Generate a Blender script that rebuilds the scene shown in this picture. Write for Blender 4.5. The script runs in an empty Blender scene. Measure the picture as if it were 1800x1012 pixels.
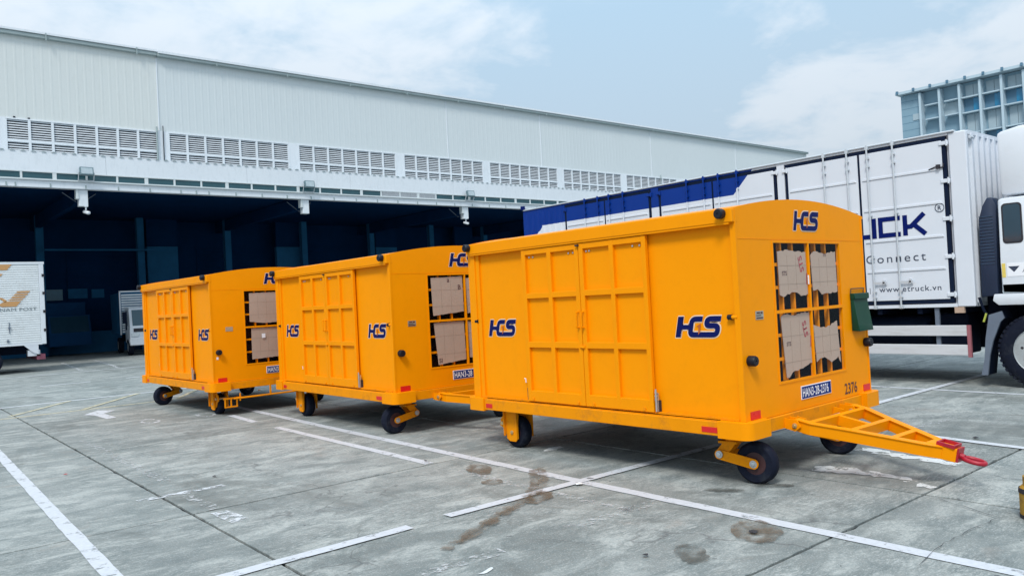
import bpy, bmesh, math, random
from mathutils import Vector, Matrix
random.seed(7)
R = math.radians
S = bpy.context.scene
COL = S.collection

# ------------------------------------------------------------------ camera
cd = bpy.data.cameras.new('camera'); camo = bpy.data.objects.new('camera', cd); COL.objects.link(camo)
cd.sensor_fit = 'HORIZONTAL'; cd.sensor_width = 36.0; cd.lens = 1371.6/1800*36
cd.clip_start = .05; cd.clip_end = 5000
YAW, PITCH, ROLL = .693938, .014888, -.052242
fw = Vector((math.sin(YAW)*math.cos(PITCH), math.cos(YAW)*math.cos(PITCH), math.sin(PITCH)))
rt = Vector((math.cos(YAW), -math.sin(YAW), 0)); up = rt.cross(fw)
r2 = math.cos(ROLL)*rt + math.sin(ROLL)*up; u2 = -math.sin(ROLL)*rt + math.cos(ROLL)*up
M = Matrix((r2, u2, -fw)).transposed().to_4x4(); M.translation = (0, 0, 1.6)
camo.matrix_world = M
S.camera = camo

# ------------------------------------------------------------------ world and sun
W = bpy.data.worlds.new('World'); S.world = W; W.use_nodes = True
nt = W.node_tree; nt.nodes.clear()
def wn(t, **k):
    n = nt.nodes.new(t)
    for a, b in k.items(): setattr(n, a, b)
    return n
SUN = Vector((-.72, -.46, 1.05)).normalized()
sky = wn('ShaderNodeTexSky', sky_type='NISHITA'); sky.sun_disc = False
sky.sun_elevation = math.asin(SUN.z); sky.sun_rotation = math.atan2(SUN.x, SUN.y)
sky.air_density = 1.2; sky.dust_density = 2.0
tc = wn('ShaderNodeTexCoord'); sep = wn('ShaderNodeSeparateXYZ'); nt.links.new(tc.outputs['Generated'], sep.inputs[0])
def wm(op, a, b=None, c=None):
    n = wn('ShaderNodeMath', operation=op)
    for i, v in enumerate((a, b, c)):
        if v is None: continue
        if isinstance(v, (int, float)): n.inputs[i].default_value = v
        else: nt.links.new(v, n.inputs[i])
    return n.outputs[0]
den = wm('ADD', wm('MAXIMUM', sep.outputs[2], 0.0), .22)
cmb = wn('ShaderNodeCombineXYZ')
nt.links.new(wm('DIVIDE', sep.outputs[0], den), cmb.inputs[0]); nt.links.new(wm('DIVIDE', sep.outputs[1], den), cmb.inputs[1])
def wnoise(scale, detail, rough, off):
    mp = wn('ShaderNodeMapping'); mp.inputs['Location'].default_value = off; nt.links.new(cmb.outputs[0], mp.inputs[0])
    n = wn('ShaderNodeTexNoise'); n.inputs['Scale'].default_value = scale; n.inputs['Detail'].default_value = detail
    n.inputs['Roughness'].default_value = rough; n.inputs['Distortion'].default_value = .3; nt.links.new(mp.outputs[0], n.inputs['Vector']); return n.outputs[0]
n1 = wnoise(1.15, 6, .55, (3.1, 1.7, 0)); n2 = wnoise(3.4, 5, .6, (7, 2, 0))
n3 = wnoise(9.0, 5, .6, (1, 5, 0))
cl = wm('ADD', wm('MULTIPLY', n1, .68), wm('ADD', wm('MULTIPLY', n2, .52), wm('MULTIPLY', n3, .10))); cl = wm('SUBTRACT', cl, .16)
mr = wn('ShaderNodeMapRange'); mr.inputs[1].default_value = .37; mr.inputs[2].default_value = .585; mr.interpolation_type = 'SMOOTHSTEP'
LOBES = [(.648, .702, .296), (.807, .527, .266), (.219, .916, .336), (.885, .433, .150)]
def lobe(d, r0, r1):
    # broad thin or thick area of the cloud deck round a direction
    v = wn('ShaderNodeVectorMath', operation='DOT_PRODUCT'); nt.links.new(tc.outputs['Generated'], v.inputs[0]); v.inputs[1].default_value = Vector(d).normalized()
    q = wn('ShaderNodeMapRange', interpolation_type='SMOOTHSTEP'); q.inputs[1].default_value = math.cos(R(r0)); q.inputs[2].default_value = math.cos(R(r1)); nt.links.new(v.outputs['Value'], q.inputs[0]); return q.outputs[0]
cl = wm('SUBTRACT', cl, wm('MULTIPLY', lobe(LOBES[0], 17, 2), .09)); cl = wm('SUBTRACT', cl, wm('MULTIPLY', lobe(LOBES[1], 15, 2), .05))
cl = wm('ADD', cl, wm('MULTIPLY', lobe(LOBES[2], 22, 3), .07)); cl = wm('ADD', cl, wm('MULTIPLY', lobe(LOBES[3], 15, 2), .08))
nt.links.new(cl, mr.inputs[0])
hz = wn('ShaderNodeMapRange'); hz.inputs[1].default_value = .34; hz.inputs[2].default_value = .08; nt.links.new(sep.outputs[2], hz.inputs[0])
fac = wm('MAXIMUM', mr.outputs[0], wm('MULTIPLY', hz.outputs[0], .6))
def wmix(f, a, b):
    n = wn('ShaderNodeMix', data_type='RGBA')
    for i, v in ((0, f), (6, a), (7, b)):
        if isinstance(v, (int, float)): n.inputs[i].default_value = v
        elif isinstance(v, tuple): n.inputs[i].default_value = v
        else: nt.links.new(v, n.inputs[i])
    return n.outputs[2]
cloud0 = wmix(fac, (2.75, 3.85, 4.85, 1), (4.55, 5.1, 5.65, 1))
gain = wm('MINIMUM', wm('ADD', wm('MULTIPLY', wm('MAXIMUM', sep.outputs[2], 0.0), 1.30), .66), 2.0)
vs = wn('ShaderNodeVectorMath', operation='SCALE'); nt.links.new(cloud0, vs.inputs[0]); nt.links.new(gain, vs.inputs[3]); cloud = vs.outputs[0]
final = wmix(.955, sky.outputs[0], cloud)
bg = wn('ShaderNodeBackground'); bg.inputs[1].default_value = .10; nt.links.new(final, bg.inputs[0])
out = wn('ShaderNodeOutputWorld'); nt.links.new(bg.outputs[0], out.inputs[0])
ld = bpy.data.lights.new('sun', 'SUN'); ld.energy = 1.5; ld.angle = R(14); ld.color = (1, .95, .88)
lo = bpy.data.objects.new('sun', ld); COL.objects.link(lo); lo.rotation_euler = SUN.to_track_quat('Z', 'Y').to_euler()
S.view_settings.view_transform = 'Standard'; S.view_settings.look = 'None'; S.view_settings.gamma = 1
S.view_settings.use_curve_mapping = False; S.view_settings.exposure = 0.75
S.render.engine = 'CYCLES'

# ------------------------------------------------------------------ materials
def mat(name, col, rough=.6, metal=0, var=.12, scale=3.0, bump=0.0, bscale=60, spec=.5, coat=0, dirt=None, dirt_amt=0, stretch=None):
    m = bpy.data.materials.new(name); m.use_nodes = True; t = m.node_tree; b = t.nodes['Principled BSDF']
    b.inputs['Roughness'].default_value = rough; b.inputs['Metallic'].default_value = metal
    b.inputs['Specular IOR Level'].default_value = spec; b.inputs['Coat Weight'].default_value = coat
    g = t.nodes.new('ShaderNodeNewGeometry'); v = g.outputs['Position']
    if stretch:
        mp = t.nodes.new('ShaderNodeMapping'); mp.inputs['Scale'].default_value = stretch; t.links.new(v, mp.inputs[0]); v = mp.outputs[0]
    n = t.nodes.new('ShaderNodeTexNoise'); n.inputs['Scale'].default_value = scale; n.inputs['Detail'].default_value = 6; n.inputs['Roughness'].default_value = .6
    t.links.new(v, n.inputs['Vector'])
    mx = t.nodes.new('ShaderNodeMix'); mx.data_type = 'RGBA'
    c = Vector(col); lo_ = c*(1-var); hi = c*(1+var)
    mx.inputs[6].default_value = (*lo_, 1); mx.inputs[7].default_value = (*[min(1, x) for x in hi], 1)
    t.links.new(n.outputs[0], mx.inputs[0]); src = mx.outputs[2]
    if dirt:
        n2 = t.nodes.new('ShaderNodeTexNoise'); n2.inputs['Scale'].default_value = 7; n2.inputs['Detail'].default_value = 9; n2.inputs['Roughness'].default_value = .72
        t.links.new(v, n2.inputs['Vector'])
        mr = t.nodes.new('ShaderNodeMapRange'); mr.inputs[1].default_value = .5; mr.inputs[2].default_value = .72; mr.inputs[4].default_value = dirt_amt
        t.links.new(n2.outputs[0], mr.inputs[0])
        m2 = t.nodes.new('ShaderNodeMix'); m2.data_type = 'RGBA'; t.links.new(mr.outputs[0], m2.inputs[0]); t.links.new(src, m2.inputs[6]); m2.inputs[7].default_value = (*dirt, 1); src = m2.outputs[2]
    t.links.new(src, b.inputs['Base Color'])
    mr2 = t.nodes.new('ShaderNodeMapRange'); mr2.inputs[3].default_value = max(0, rough-.1); mr2.inputs[4].default_value = min(1, rough+.1)
    t.links.new(n.outputs[0], mr2.inputs[0]); t.links.new(mr2.outputs[0], b.inputs['Roughness'])
    if bump:
        nb = t.nodes.new('ShaderNodeTexNoise'); nb.inputs['Scale'].default_value = bscale; nb.inputs['Detail'].default_value = 4; t.links.new(v, nb.inputs['Vector'])
        bp = t.nodes.new('ShaderNodeBump'); bp.inputs['Strength'].default_value = bump; bp.inputs['Distance'].default_value = .01
        t.links.new(nb.outputs[0], bp.inputs['Height']); t.links.new(bp.outputs[0], b.inputs['Normal'])
    return m
YEL = mat('yellow_paint', (.87, .290, .0004), .45, spec=.09, var=.05, scale=2.2, bump=.05, bscale=5, dirt=(.62, .21, .005), dirt_amt=.2)
YEL2 = mat('yellow_panel_paint', (.89, .294, .0004), .45, spec=.08, var=.045, scale=1.6, bump=.10, bscale=2.2, dirt=(.66, .23, .004), dirt_amt=.18)
YELD = mat('yellow_chassis_paint', (.80, .272, .001), .5, spec=.1, var=.08, scale=6, bump=.08, bscale=30, dirt=(.22, .09, .03), dirt_amt=.45)
BLUE = mat('logo_blue', (.002, .007, .09), .55, spec=.12, var=.05)
DBLUE = mat('plate_blue', (.002, .024, .17), .5, spec=.12, var=.05)
PALE = mat('logo_outline', (.82, .62, .45), .5, var=.03)
WHT = mat('white_lettering', (.82, .84, .88), .5, var=.02)
ORD = mat('dark_orange_print', (.45, .10, .01), .5, var=.03)
RUB = mat('black_rubber', (.007, .010, .022), .8, spec=.15, var=.3, scale=20, bump=.3, bscale=80, dirt=(.06, .065, .07), dirt_amt=.4)
RUBS = mat('rubber_stopper', (.006, .008, .015), .5, spec=.3, var=.2, scale=20)
RED = mat('red_reflector', (.62, .012, .012), .3, var=.1, scale=40)
REDP = mat('red_hitch_paint', (.36, .008, .025), .4, var=.15, scale=20)
STEEL = mat('zinc_steel', (.55, .58, .60), .35, .8, var=.15, scale=30)
BRASS = mat('plated_bolt', (.60, .48, .25), .35, .7, var=.15, scale=30)
CARD = mat('cardboard', (.47, .36, .28), .85, var=.08, scale=5, bump=.3, bscale=40)
CARD2 = mat('cardboard_print_dark', (.10, .05, .05), .8, var=.1)
CARDR = mat('cardboard_print_red', (.38, .05, .07), .8, var=.1)
INSHADE = mat('cart_interior_shade', (.012, .014, .03), .9, spec=.05, var=.4, scale=6)  # near-black navy: the shade inside the carts as a colour
GREENP = mat('green_holder_plastic', (.004, .045, .026), .45, spec=.2, var=.1, scale=8)
GRN = mat('grey_wire', (.12, .10, .06), .5, .5)
NUM = mat('dark_number_print', (.09, .025, .02), .5, var=.1)
LAB = mat('aluminium_label', (.45, .47, .40), .4, .6, var=.35, scale=60)
WTRK = mat('white_truck_paint', (.66, .70, .75), .35, var=.04, scale=1.5, dirt=(.55, .58, .6), dirt_amt=.25)
WTRK2 = mat('white_frame_paint', (.62, .66, .72), .45, var=.05, scale=3, dirt=(.45, .47, .5), dirt_amt=.3)
SEAL = mat('navy_door_seal', (.003, .010, .032), .7, spec=.15, var=.2)
GALV = mat('galvanised_rod', (.58, .62, .66), .42, .35, var=.12, scale=15)
DARK = mat('dark_chassis_and_shade', (.003, .007, .020), .7, spec=.1, var=.3, scale=8)  # truck chassis paint; on cart undersides it carries shade
GREYM = mat('grey_mudguard', (.12, .15, .20), .6, var=.15, scale=8)
ALU = mat('aluminium_rail', (.62, .64, .67), .45, .2, var=.1, scale=4, dirt=(.35, .34, .32), dirt_amt=.5, stretch=(1, .3, 3))
WOOD = mat('bare_wood', (.45, .32, .24), .8, var=.15, scale=10)
TXTD = mat('dark_lettering', (.025, .04, .075), .5, var=.05)
TXTB = mat('blue_lettering', (.001, .009, .11), .6, spec=.1, var=.04)
GLS = mat('dark_window_glass', (.012, .04, .065), .08, var=.2, spec=.8)
STK = mat('yellow_sticker', (.72, .55, .12), .6, var=.1, scale=30)
WALLM = mat('white_metal_cladding', (.60, .655, .675), .6, var=.04, scale=.35, dirt=(.50, .56, .58), dirt_amt=.25, stretch=(1, 1, .35))
WALLM2 = mat('warm_white_cladding', (.62, .66, .655), .6, var=.04, scale=.35, dirt=(.52, .55, .53), dirt_amt=.25, stretch=(1, 1, .35))
FASM = mat('pale_fascia', (.70, .75, .80), .55, var=.05, scale=.5, dirt=(.42, .48, .52), dirt_amt=.3, stretch=(1, 1, .3))
TRIM = mat('grey_green_gutter', (.30, .37, .38), .5, var=.15, scale=3)
LOUV = mat('louvre_slat_paint', (.60, .65, .70), .55, var=.08, scale=5, dirt=(.3, .33, .36), dirt_amt=.4)
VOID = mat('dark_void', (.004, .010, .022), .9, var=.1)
TEALG = mat('tinted_strip_glass', (.02, .075, .095), .15, var=.4, scale=1.5, spec=.6)
DOCK = mat('bay_shade_navy', (.003, .026, .082), .9, spec=.03, var=.35, scale=.8)  # shade of the loading bay put into the base colour
DOCK2 = mat('bay_shade_blue', (.020, .11, .23), .9, spec=.05, var=.3, scale=1.5)  # bay shade in the colour, a step lighter, for pillars and truck box
POSTW = mat('post_truck_white', (.72, .76, .78), .45, var=.05, scale=2, dirt=(.45, .46, .45), dirt_amt=.4, stretch=(1, 1, .5))
ORP = mat('ochre_livery', (.52, .28, .11), .5, var=.1, scale=10)
TEALP = mat('teal_panel', (.10, .22, .30), .5, var=.2, scale=6)
OFFW = mat('office_panel', (.20, .32, .40), .6, var=.12, scale=.3)
OFFL = mat('office_fin', (.42, .53, .60), .6, var=.08, scale=.3)
OFFD = mat('office_shade_panel', (.08, .18, .27), .6, var=.2, scale=.4)
OFFP = mat('office_pale_panel', (.33, .42, .47), .6, var=.12, scale=.4)
OFFG = mat('office_blue_glass', (.005, .19, .36), .1, var=.5, scale=.5, spec=.8)
BLK = mat('weathered_black', (.02, .018, .025), .7, var=.3, scale=20)
YOLD = mat('worn_yellow_post', (.36, .20, .015), .7, var=.2, scale=20, dirt=(.05, .04, .03), dirt_amt=.8)

def glass_pane_mat():
    m = bpy.data.materials.new('tinted_acrylic'); m.use_nodes = True; t = m.node_tree; t.nodes.clear()
    o = t.nodes.new('ShaderNodeOutputMaterial'); mx = t.nodes.new('ShaderNodeMixShader')
    tr = t.nodes.new('ShaderNodeBsdfTransparent'); tr.inputs[0].default_value = (.97, .96, .97, 1)
    gl = t.nodes.new('ShaderNodeBsdfGlossy'); gl.inputs['Roughness'].default_value = .12; gl.inputs[0].default_value = (.8, .9, 1, 1)
    f = t.nodes.new('ShaderNodeLayerWeight'); f.inputs[0].default_value = .35
    p = t.nodes.new('ShaderNodeMath'); p.operation = 'POWER'; t.links.new(f.outputs['Facing'], p.inputs[0]); p.inputs[1].default_value = 4
    q = t.nodes.new('ShaderNodeMath'); q.operation = 'MULTIPLY_ADD'; t.links.new(p.outputs[0], q.inputs[0]); q.inputs[1].default_value = .35; q.inputs[2].default_value = .02
    t.links.new(q.outputs[0], mx.inputs[0]); t.links.new(tr.outputs[0], mx.inputs[1]); t.links.new(gl.outputs[0], mx.inputs[2]); t.links.new(mx.outputs[0], o.inputs[0]); return m
PANE = glass_pane_mat()

def concrete():
    m = bpy.data.materials.new('yard_concrete'); m.use_nodes = True; t = m.node_tree; b = t.nodes['Principled BSDF']; L = t.links.new
    g = t.nodes.new('ShaderNodeNewGeometry'); P = g.outputs['Position']
    def mp(s, rot=0, v=P):
        q = t.nodes.new('ShaderNodeMapping'); q.inputs['Scale'].default_value = s; q.inputs['Rotation'].default_value = (0, 0, rot); L(v, q.inputs[0]); return q.outputs[0]
    def noi(v, s, d=8, r=.6, dist=0):
        n = t.nodes.new('ShaderNodeTexNoise'); n.inputs['Scale'].default_value = s; n.inputs['Detail'].default_value = d; n.inputs['Roughness'].default_value = r
        n.inputs['Distortion'].default_value = dist; L(v, n.inputs['Vector']); return n.outputs[0]
    def rng(v, a, b_, c=0, d=1):
        n = t.nodes.new('ShaderNodeMapRange'); n.inputs[1].default_value = a; n.inputs[2].default_value = b_; n.inputs[3].default_value = c; n.inputs[4].default_value = d; L(v, n.inputs[0]); return n.outputs[0]
    def mix(f, a, c, bt='MIX'):
        n = t.nodes.new('ShaderNodeMix'); n.data_type = 'RGBA'; n.blend_type = bt
        for i, v in ((0, f), (6, a), (7, c)):
            if isinstance(v, (int, float, tuple)): n.inputs[i].default_value = v
            else: L(v, n.inputs[i])
        return n.outputs[2]
    big = noi(P, .35, 5, .6, .4)
    c = mix(rng(big, .35, .65), (.160, .182, .176, 1), (.290, .308, .298, 1))
    med = noi(mp((1, 2.2, 1), .7), 1.6, 9, .68, .6)
    c = mix(rng(med, .47, .60, 0, .75), c, (.41, .43, .41, 1))
    med2 = noi(mp((1, 1.6, 1), -.4), 2.3, 10, .72, .5)
    c = mix(rng(med2, .49, .60, 0, .70), c, (.120, .145, .145, 1))
    # laitance: pale scratched patches made of fine streaks
    st = noi(mp((5, 15, 1), .12), 3.0, 6, .7, .8)
    pm = noi(P, .9, 4, .6)
    c = mix(rng(st, .48, .66, 0, .62), c, mix(rng(pm, .45, .56), (.20, .225, .22, 1), (.50, .52, .50, 1)))
    fine = noi(P, 38, 6, .75); c = mix(rng(fine, .42, .68, .0, .60), c, (.13, .16, .165, 1))
    fine2 = noi(P, 90, 3, .6); c = mix(rng(fine2, .56, .70, .0, .5), c, (.56, .575, .565, 1))
    # patches of grime and faint rust colour
    gr = noi(mp((1, .5, 1), .2), .8, 9, .7, .8); c = mix(rng(gr, .54, .66, 0, .62), c, (.105, .115, .108, 1))
    ru = noi(mp((1, 1, 1), 1.1), 1.1, 7, .65, 1.0); c = mix(rng(ru, .60, .70, 0, .35), c, (.27, .235, .205, 1))
    # dark specks
    sp = noi(mp((1, 1.5, 1)), 11, 3, .5); c = mix(rng(sp, .70, .74, 0, .75), c, (.06, .07, .08, 1))
    # hairline crazing
    vo = t.nodes.new('ShaderNodeTexVoronoi'); vo.feature = 'DISTANCE_TO_EDGE'; vo.inputs['Scale'].default_value = .55
    dn = t.nodes.new('ShaderNodeTexNoise'); dn.inputs['Scale'].default_value = 1.5; dn.inputs['Detail'].default_value = 8; L(P, dn.inputs['Vector'])
    vm = t.nodes.new('ShaderNodeVectorMath'); vm.operation = 'MULTIPLY_ADD'; L(dn.outputs['Color'], vm.inputs[0]); vm.inputs[1].default_value = (1.2, 1.2, 0); L(P, vm.inputs[2])
    L(vm.outputs[0], vo.inputs['Vector'])
    ck = rng(vo.outputs['Distance'], 0, .007, 1, 0); pres = rng(noi(P, .5, 2), .52, .60)
    ml = t.nodes.new('ShaderNodeMath'); ml.operation = 'MULTIPLY'; L(ck, ml.inputs[0]); L(pres, ml.inputs[1])
    ml2 = t.nodes.new('ShaderNodeMath'); ml2.operation = 'MULTIPLY'; L(ml.outputs[0], ml2.inputs[0]); ml2.inputs[1].default_value = .55
    c = mix(ml2.outputs[0], c, (.05, .055, .06, 1))
    # tone differs a little from slab to slab
    oi = t.nodes.new('ShaderNodeObjectInfo'); hs = t.nodes.new('ShaderNodeHueSaturation'); L(rng(oi.outputs['Random'], 0, 1, .88, 1.10), hs.inputs['Value']); L(c, hs.inputs['Color'])
    L(hs.outputs[0], b.inputs['Base Color'])
    L(rng(med, .3, .7, .62, .92), b.inputs['Roughness']); b.inputs['Specular IOR Level'].default_value = .35
    bp = t.nodes.new('ShaderNodeBump'); bp.inputs['Strength'].default_value = .45; bp.inputs['Distance'].default_value = .006
    ad = t.nodes.new('ShaderNodeMath'); ad.operation = 'ADD'; L(fine, ad.inputs[0]); L(st, ad.inputs[1]); L(ad.outputs[0], bp.inputs['Height']); L(bp.outputs[0], b.inputs['Normal'])
    return m
CONC = concrete()

def worn(name, col, lo, hi, scale=5.0, rough=.7, fine=30, maxa=1.0, stretch=(1, 1, 1)):
    """paint or stain film that is worn through where the noise is low"""
    m = bpy.data.materials.new(name); m.use_nodes = True; t = m.node_tree; b = t.nodes['Principled BSDF']; L = t.links.new
    b.inputs['Roughness'].default_value = rough
    g = t.nodes.new('ShaderNodeNewGeometry'); mp_ = t.nodes.new('ShaderNodeMapping'); mp_.inputs['Scale'].default_value = stretch; L(g.outputs['Position'], mp_.inputs[0])
    n = t.nodes.new('ShaderNodeTexNoise'); n.inputs['Scale'].default_value = scale; n.inputs['Detail'].default_value = 10; n.inputs['Roughness'].default_value = .7; L(mp_.outputs[0], n.inputs['Vector'])
    at_ = t.nodes.new('ShaderNodeAttribute'); at_.attribute_name = 'edge'
    mr = t.nodes.new('ShaderNodeMapRange'); mr.inputs[1].default_value = lo; mr.inputs[2].default_value = hi; mr.inputs[4].default_value = maxa
    ad = t.nodes.new('ShaderNodeMath'); ad.operation = 'MULTIPLY_ADD'; L(at_.outputs['Fac'], ad.inputs[0]); ad.inputs[1].default_value = -.35; L(n.outputs[0], ad.inputs[2])
    L(ad.outputs[0], mr.inputs[0])
    n2 = t.nodes.new('ShaderNodeTexNoise'); n2.inputs['Scale'].default_value = fine; n2.inputs['Detail'].default_value = 5; L(g.outputs['Position'], n2.inputs['Vector'])
    mx = t.nodes.new('ShaderNodeMix'); mx.data_type = 'RGBA'; c = Vector(col); mx.inputs[6].default_value = (*(c*.78), 1); mx.inputs[7].default_value = (*[min(1, x*1.1) for x in c], 1)
    L(n2.outputs[0], mx.inputs[0]); L(mx.outputs[2], b.inputs['Base Color'])
    tr = t.nodes.new('ShaderNodeBsdfTransparent'); ms = t.nodes.new('ShaderNodeMixShader'); L(mr.outputs[0], ms.inputs[0]); L(tr.outputs[0], ms.inputs[1]); L(b.outputs[0], ms.inputs[2])
    L(ms.outputs[0], t.nodes['Material Output'].inputs[0]); return m
LINE = worn('road_line_paint', (.53, .56, .60), .33, .44, 8)
LINE3 = worn('distant_line_paint', (.56, .59, .62), .26, .38, 8)
LINEF = worn('faded_road_line_paint', (.58, .61, .64), .44, .56, 9)
LINEG = worn('ghost_road_line_paint', (.52, .54, .55), .50, .60, 14, maxa=.8)
LINEY = worn('faded_yellow_line_paint', (.56, .52, .36), .36, .50, 7, maxa=.95)
STAIN = worn('brown_stain', (.14, .105, .07), .38, .56, 6, maxa=.66)
TYRE = worn('tyre_dirt', (.15, .115, .080), .40, .56, 6, maxa=.55)
STAIND = worn('grey_stain', (.085, .09, .08), .34, .56, 5, maxa=.70)
BLOB = worn('spilt_white_paint', (.62, .66, .67), .42, .47, 8)
CRK = mat('crack_shadow_dirt', (.025, .028, .032), .95, var=.3, scale=30)
SEALANT = mat('joint_sealant', (.012, .015, .02), .9, var=.4, scale=9)

# ------------------------------------------------------------------ mesh helpers
def tag(o, label=None, cat=None, group=None, kind=None):
    for k, v in (('label', label), ('category', cat), ('group', group), ('kind', kind)):
        if v: o[k] = v
    return o
def empty(name, loc, rz=0, **k):
    o = bpy.data.objects.new(name, None); COL.objects.link(o); o.location = loc; o.rotation_euler = (0, 0, rz); o.empty_display_size = .2
    return tag(o, **k)
class MB:
    def __init__(s): s.bm = bmesh.new(); s.flat = False
    def _add(s, vs, fs, bev=0, seg=2):
        v = [s.bm.verts.new(p) for p in vs]; f = []
        for q in fs:
            try: f.append(s.bm.faces.new([v[i] for i in q]))
            except ValueError: pass
        if bev:
            es = list({e for x in f for e in x.edges})
            bmesh.ops.bevel(s.bm, geom=es, offset=bev, segments=seg, affect='EDGES', profile=.5, clamp_overlap=True)
        return s
    def box(s, x0, x1, y0, y1, z0, z1, bev=0, mtx=None, seg=1):
        if x0 > x1: x0, x1 = x1, x0
        if y0 > y1: y0, y1 = y1, y0
        if z0 > z1: z0, z1 = z1, z0
        vs = [Vector(p) for p in ((x0, y0, z0), (x1, y0, z0), (x1, y1, z0), (x0, y1, z0), (x0, y0, z1), (x1, y0, z1), (x1, y1, z1), (x0, y1, z1))]
        if mtx: vs = [mtx @ p for p in vs]
        return s._add(vs, [(0, 3, 2, 1), (4, 5, 6, 7), (0, 1, 5, 4), (1, 2, 6, 5), (2, 3, 7, 6), (3, 0, 4, 7)], bev, seg)
    def prism(s, poly, a, b, axis=0, bev=0, mtx=None):
        """poly in the two other axes, extruded along axis from a to b"""
        def P(p, d):
            return Vector((d, p[0], p[1])) if axis == 0 else Vector((p[0], d, p[1])) if axis == 1 else Vector((p[0], p[1], d))
        n = len(poly); vs = [P(p, a) for p in poly]+[P(p, b) for p in poly]
        if mtx: vs = [mtx @ p for p in vs]
        return s._add(vs, [tuple(range(n))[::-1], tuple(range(n, 2*n))]+[(i, (i+1) % n, n+(i+1) % n, n+i) for i in range(n)], bev)
    def bar(s, p, q, w, h, upv=(0, 0, 1), bev=0):
        p, q = Vector(p), Vector(q); d = (q-p).normalized(); r = d.cross(Vector(upv)).normalized(); u = r.cross(d)
        vs = [a+r*i*w/2+u*j*h/2 for a in (p, q) for i, j in ((-1, -1), (1, -1), (1, 1), (-1, 1))]
        return s._add(vs, [(0, 3, 2, 1), (4, 5, 6, 7), (0, 1, 5, 4), (1, 2, 6, 5), (2, 3, 7, 6), (3, 0, 4, 7)], bev, 1)
    def rev(s, prof, c, axis='x', n=24, closed=False):
        """prof = [(t along axis, radius)]"""
        c = Vector(c); A = {'x': Vector((1, 0, 0)), 'y': Vector((0, 1, 0)), 'z': Vector((0, 0, 1))}[axis] if isinstance(axis, str) else Vector(axis).normalized()
        B = A.orthogonal().normalized(); D = A.cross(B); rings = []
        for t, r in prof: rings.append([s.bm.verts.new(c+A*t+(B*math.cos(2*math.pi*i/n)+D*math.sin(2*math.pi*i/n))*r) for i in range(n)])
        for a, b in zip(rings, rings[1:]):
            for i in range(n): s.bm.faces.new((a[i], a[(i+1) % n], b[(i+1) % n], b[i]))
        if not closed:
            s.bm.faces.new(rings[0][::-1]); s.bm.faces.new(rings[-1])
        else:
            for i in range(n): s.bm.faces.new((rings[-1][i], rings[-1][(i+1) % n], rings[0][(i+1) % n], rings[0][i]))
        return s
    def cyl(s, c, r, a, b, axis='x', n=20): return s.rev([(a, r), (b, r)], c, axis, n)
    def tube(s, pts, r, n=8):
        for p, q in zip(pts, pts[1:]):
            p, q = Vector(p), Vector(q); s.rev([(0, r), ((q-p).length, r)], p, (q-p), n)
        return s
    def torus(s, c, R_, r, axis='z', n=28, m=10, sc=(1, 1, 1)):
        prof = [(r*math.sin(2*math.pi*k/m), R_+r*math.cos(2*math.pi*k/m)) for k in range(m)]
        return s.rev(prof, c, axis, n, True)
    def done(s, name, m, parent=None, smooth=False, recalc=True, **k):
        if recalc: bmesh.ops.recalc_face_normals(s.bm, faces=s.bm.faces)
        me = bpy.data.meshes.new(name); s.bm.to_mesh(me); s.bm.free(); me.materials.append(m)
        if smooth:
            me.polygons.foreach_set('use_smooth', [True]*len(me.polygons))
            try: me.set_sharp_from_angle(angle=R(38))
            except Exception: pass
        o = bpy.data.objects.new(name, me); COL.objects.link(o)
        if parent: o.parent = parent
        tag(o, **k)
        return o if k.get('kind') or name in NOSPLIT else pieces(o)
NOSPLIT = {'logo', 'logo_letters', 'lettering', 'wing_emblem', 'crease', 'label_print', 'sticker_mark', 'corrugation', 'front_wall_ribs'}
def pieces(o):
    """a mesh whose loose islands stand far apart becomes one object for each"""
    me = o.data; n = len(me.vertices); par = list(range(n))
    def find(i):
        while par[i] != i: par[i] = par[par[i]]; i = par[i]
        return i
    for e in me.edges:
        a, b = find(e.vertices[0]), find(e.vertices[1])
        if a != b: par[a] = b
    isl = {}
    for i in range(n): isl.setdefault(find(i), []).append(i)
    if not 1 < len(isl) <= 400: return o
    co = [v.co for v in me.vertices]; keys = list(isl); B = []
    for k in keys:
        v = [co[i] for i in isl[k]]; B.append(([min(p[j] for p in v) for j in range(3)], [max(p[j] for p in v) for j in range(3)]))
    diag = [math.dist(*b) for b in B]; g = list(range(len(keys)))
    def fg(i):
        while g[i] != i: g[i] = g[g[i]]; i = g[i]
        return i
    for i in range(len(keys)):
        for j in range(i+1, len(keys)):
            if fg(i) == fg(j): continue
            gap = math.sqrt(sum(max(0, B[i][0][a]-B[j][1][a], B[j][0][a]-B[i][1][a])**2 for a in range(3)))
            if gap < .5*max(diag[i], diag[j]): g[fg(i)] = fg(j)
    grp = {}
    for i in range(len(keys)): grp.setdefault(fg(i), []).append(i)
    if len(grp) < 2: return o
    if max(diag) < .06: o['kind'] = 'stuff'; return o
    vg = {}
    for gi, (r, ks) in enumerate(grp.items()):
        for k in ks:
            for i in isl[keys[k]]: vg[i] = gi
    outs = []; sm_flag = len(me.polygons) and me.polygons[0].use_smooth
    for gi in range(len(grp)):
        ids = [i for i in range(n) if vg[i] == gi]; mp_ = {v: k for k, v in enumerate(ids)}
        m2 = bpy.data.meshes.new(me.name); m2.from_pydata([tuple(co[i]) for i in ids], [], [[mp_[v] for v in p.vertices] for p in me.polygons if vg[p.vertices[0]] == gi])
        m2.materials.append(me.materials[0])
        if sm_flag:
            m2.polygons.foreach_set('use_smooth', [True]*len(m2.polygons))
            try: m2.set_sharp_from_angle(angle=R(38))
            except Exception: pass
        outs.append(m2)
    o.data = outs[0]
    for m2 in outs[1:]:
        c = o.copy(); c.data = m2; COL.objects.link(c)
    return o
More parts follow.
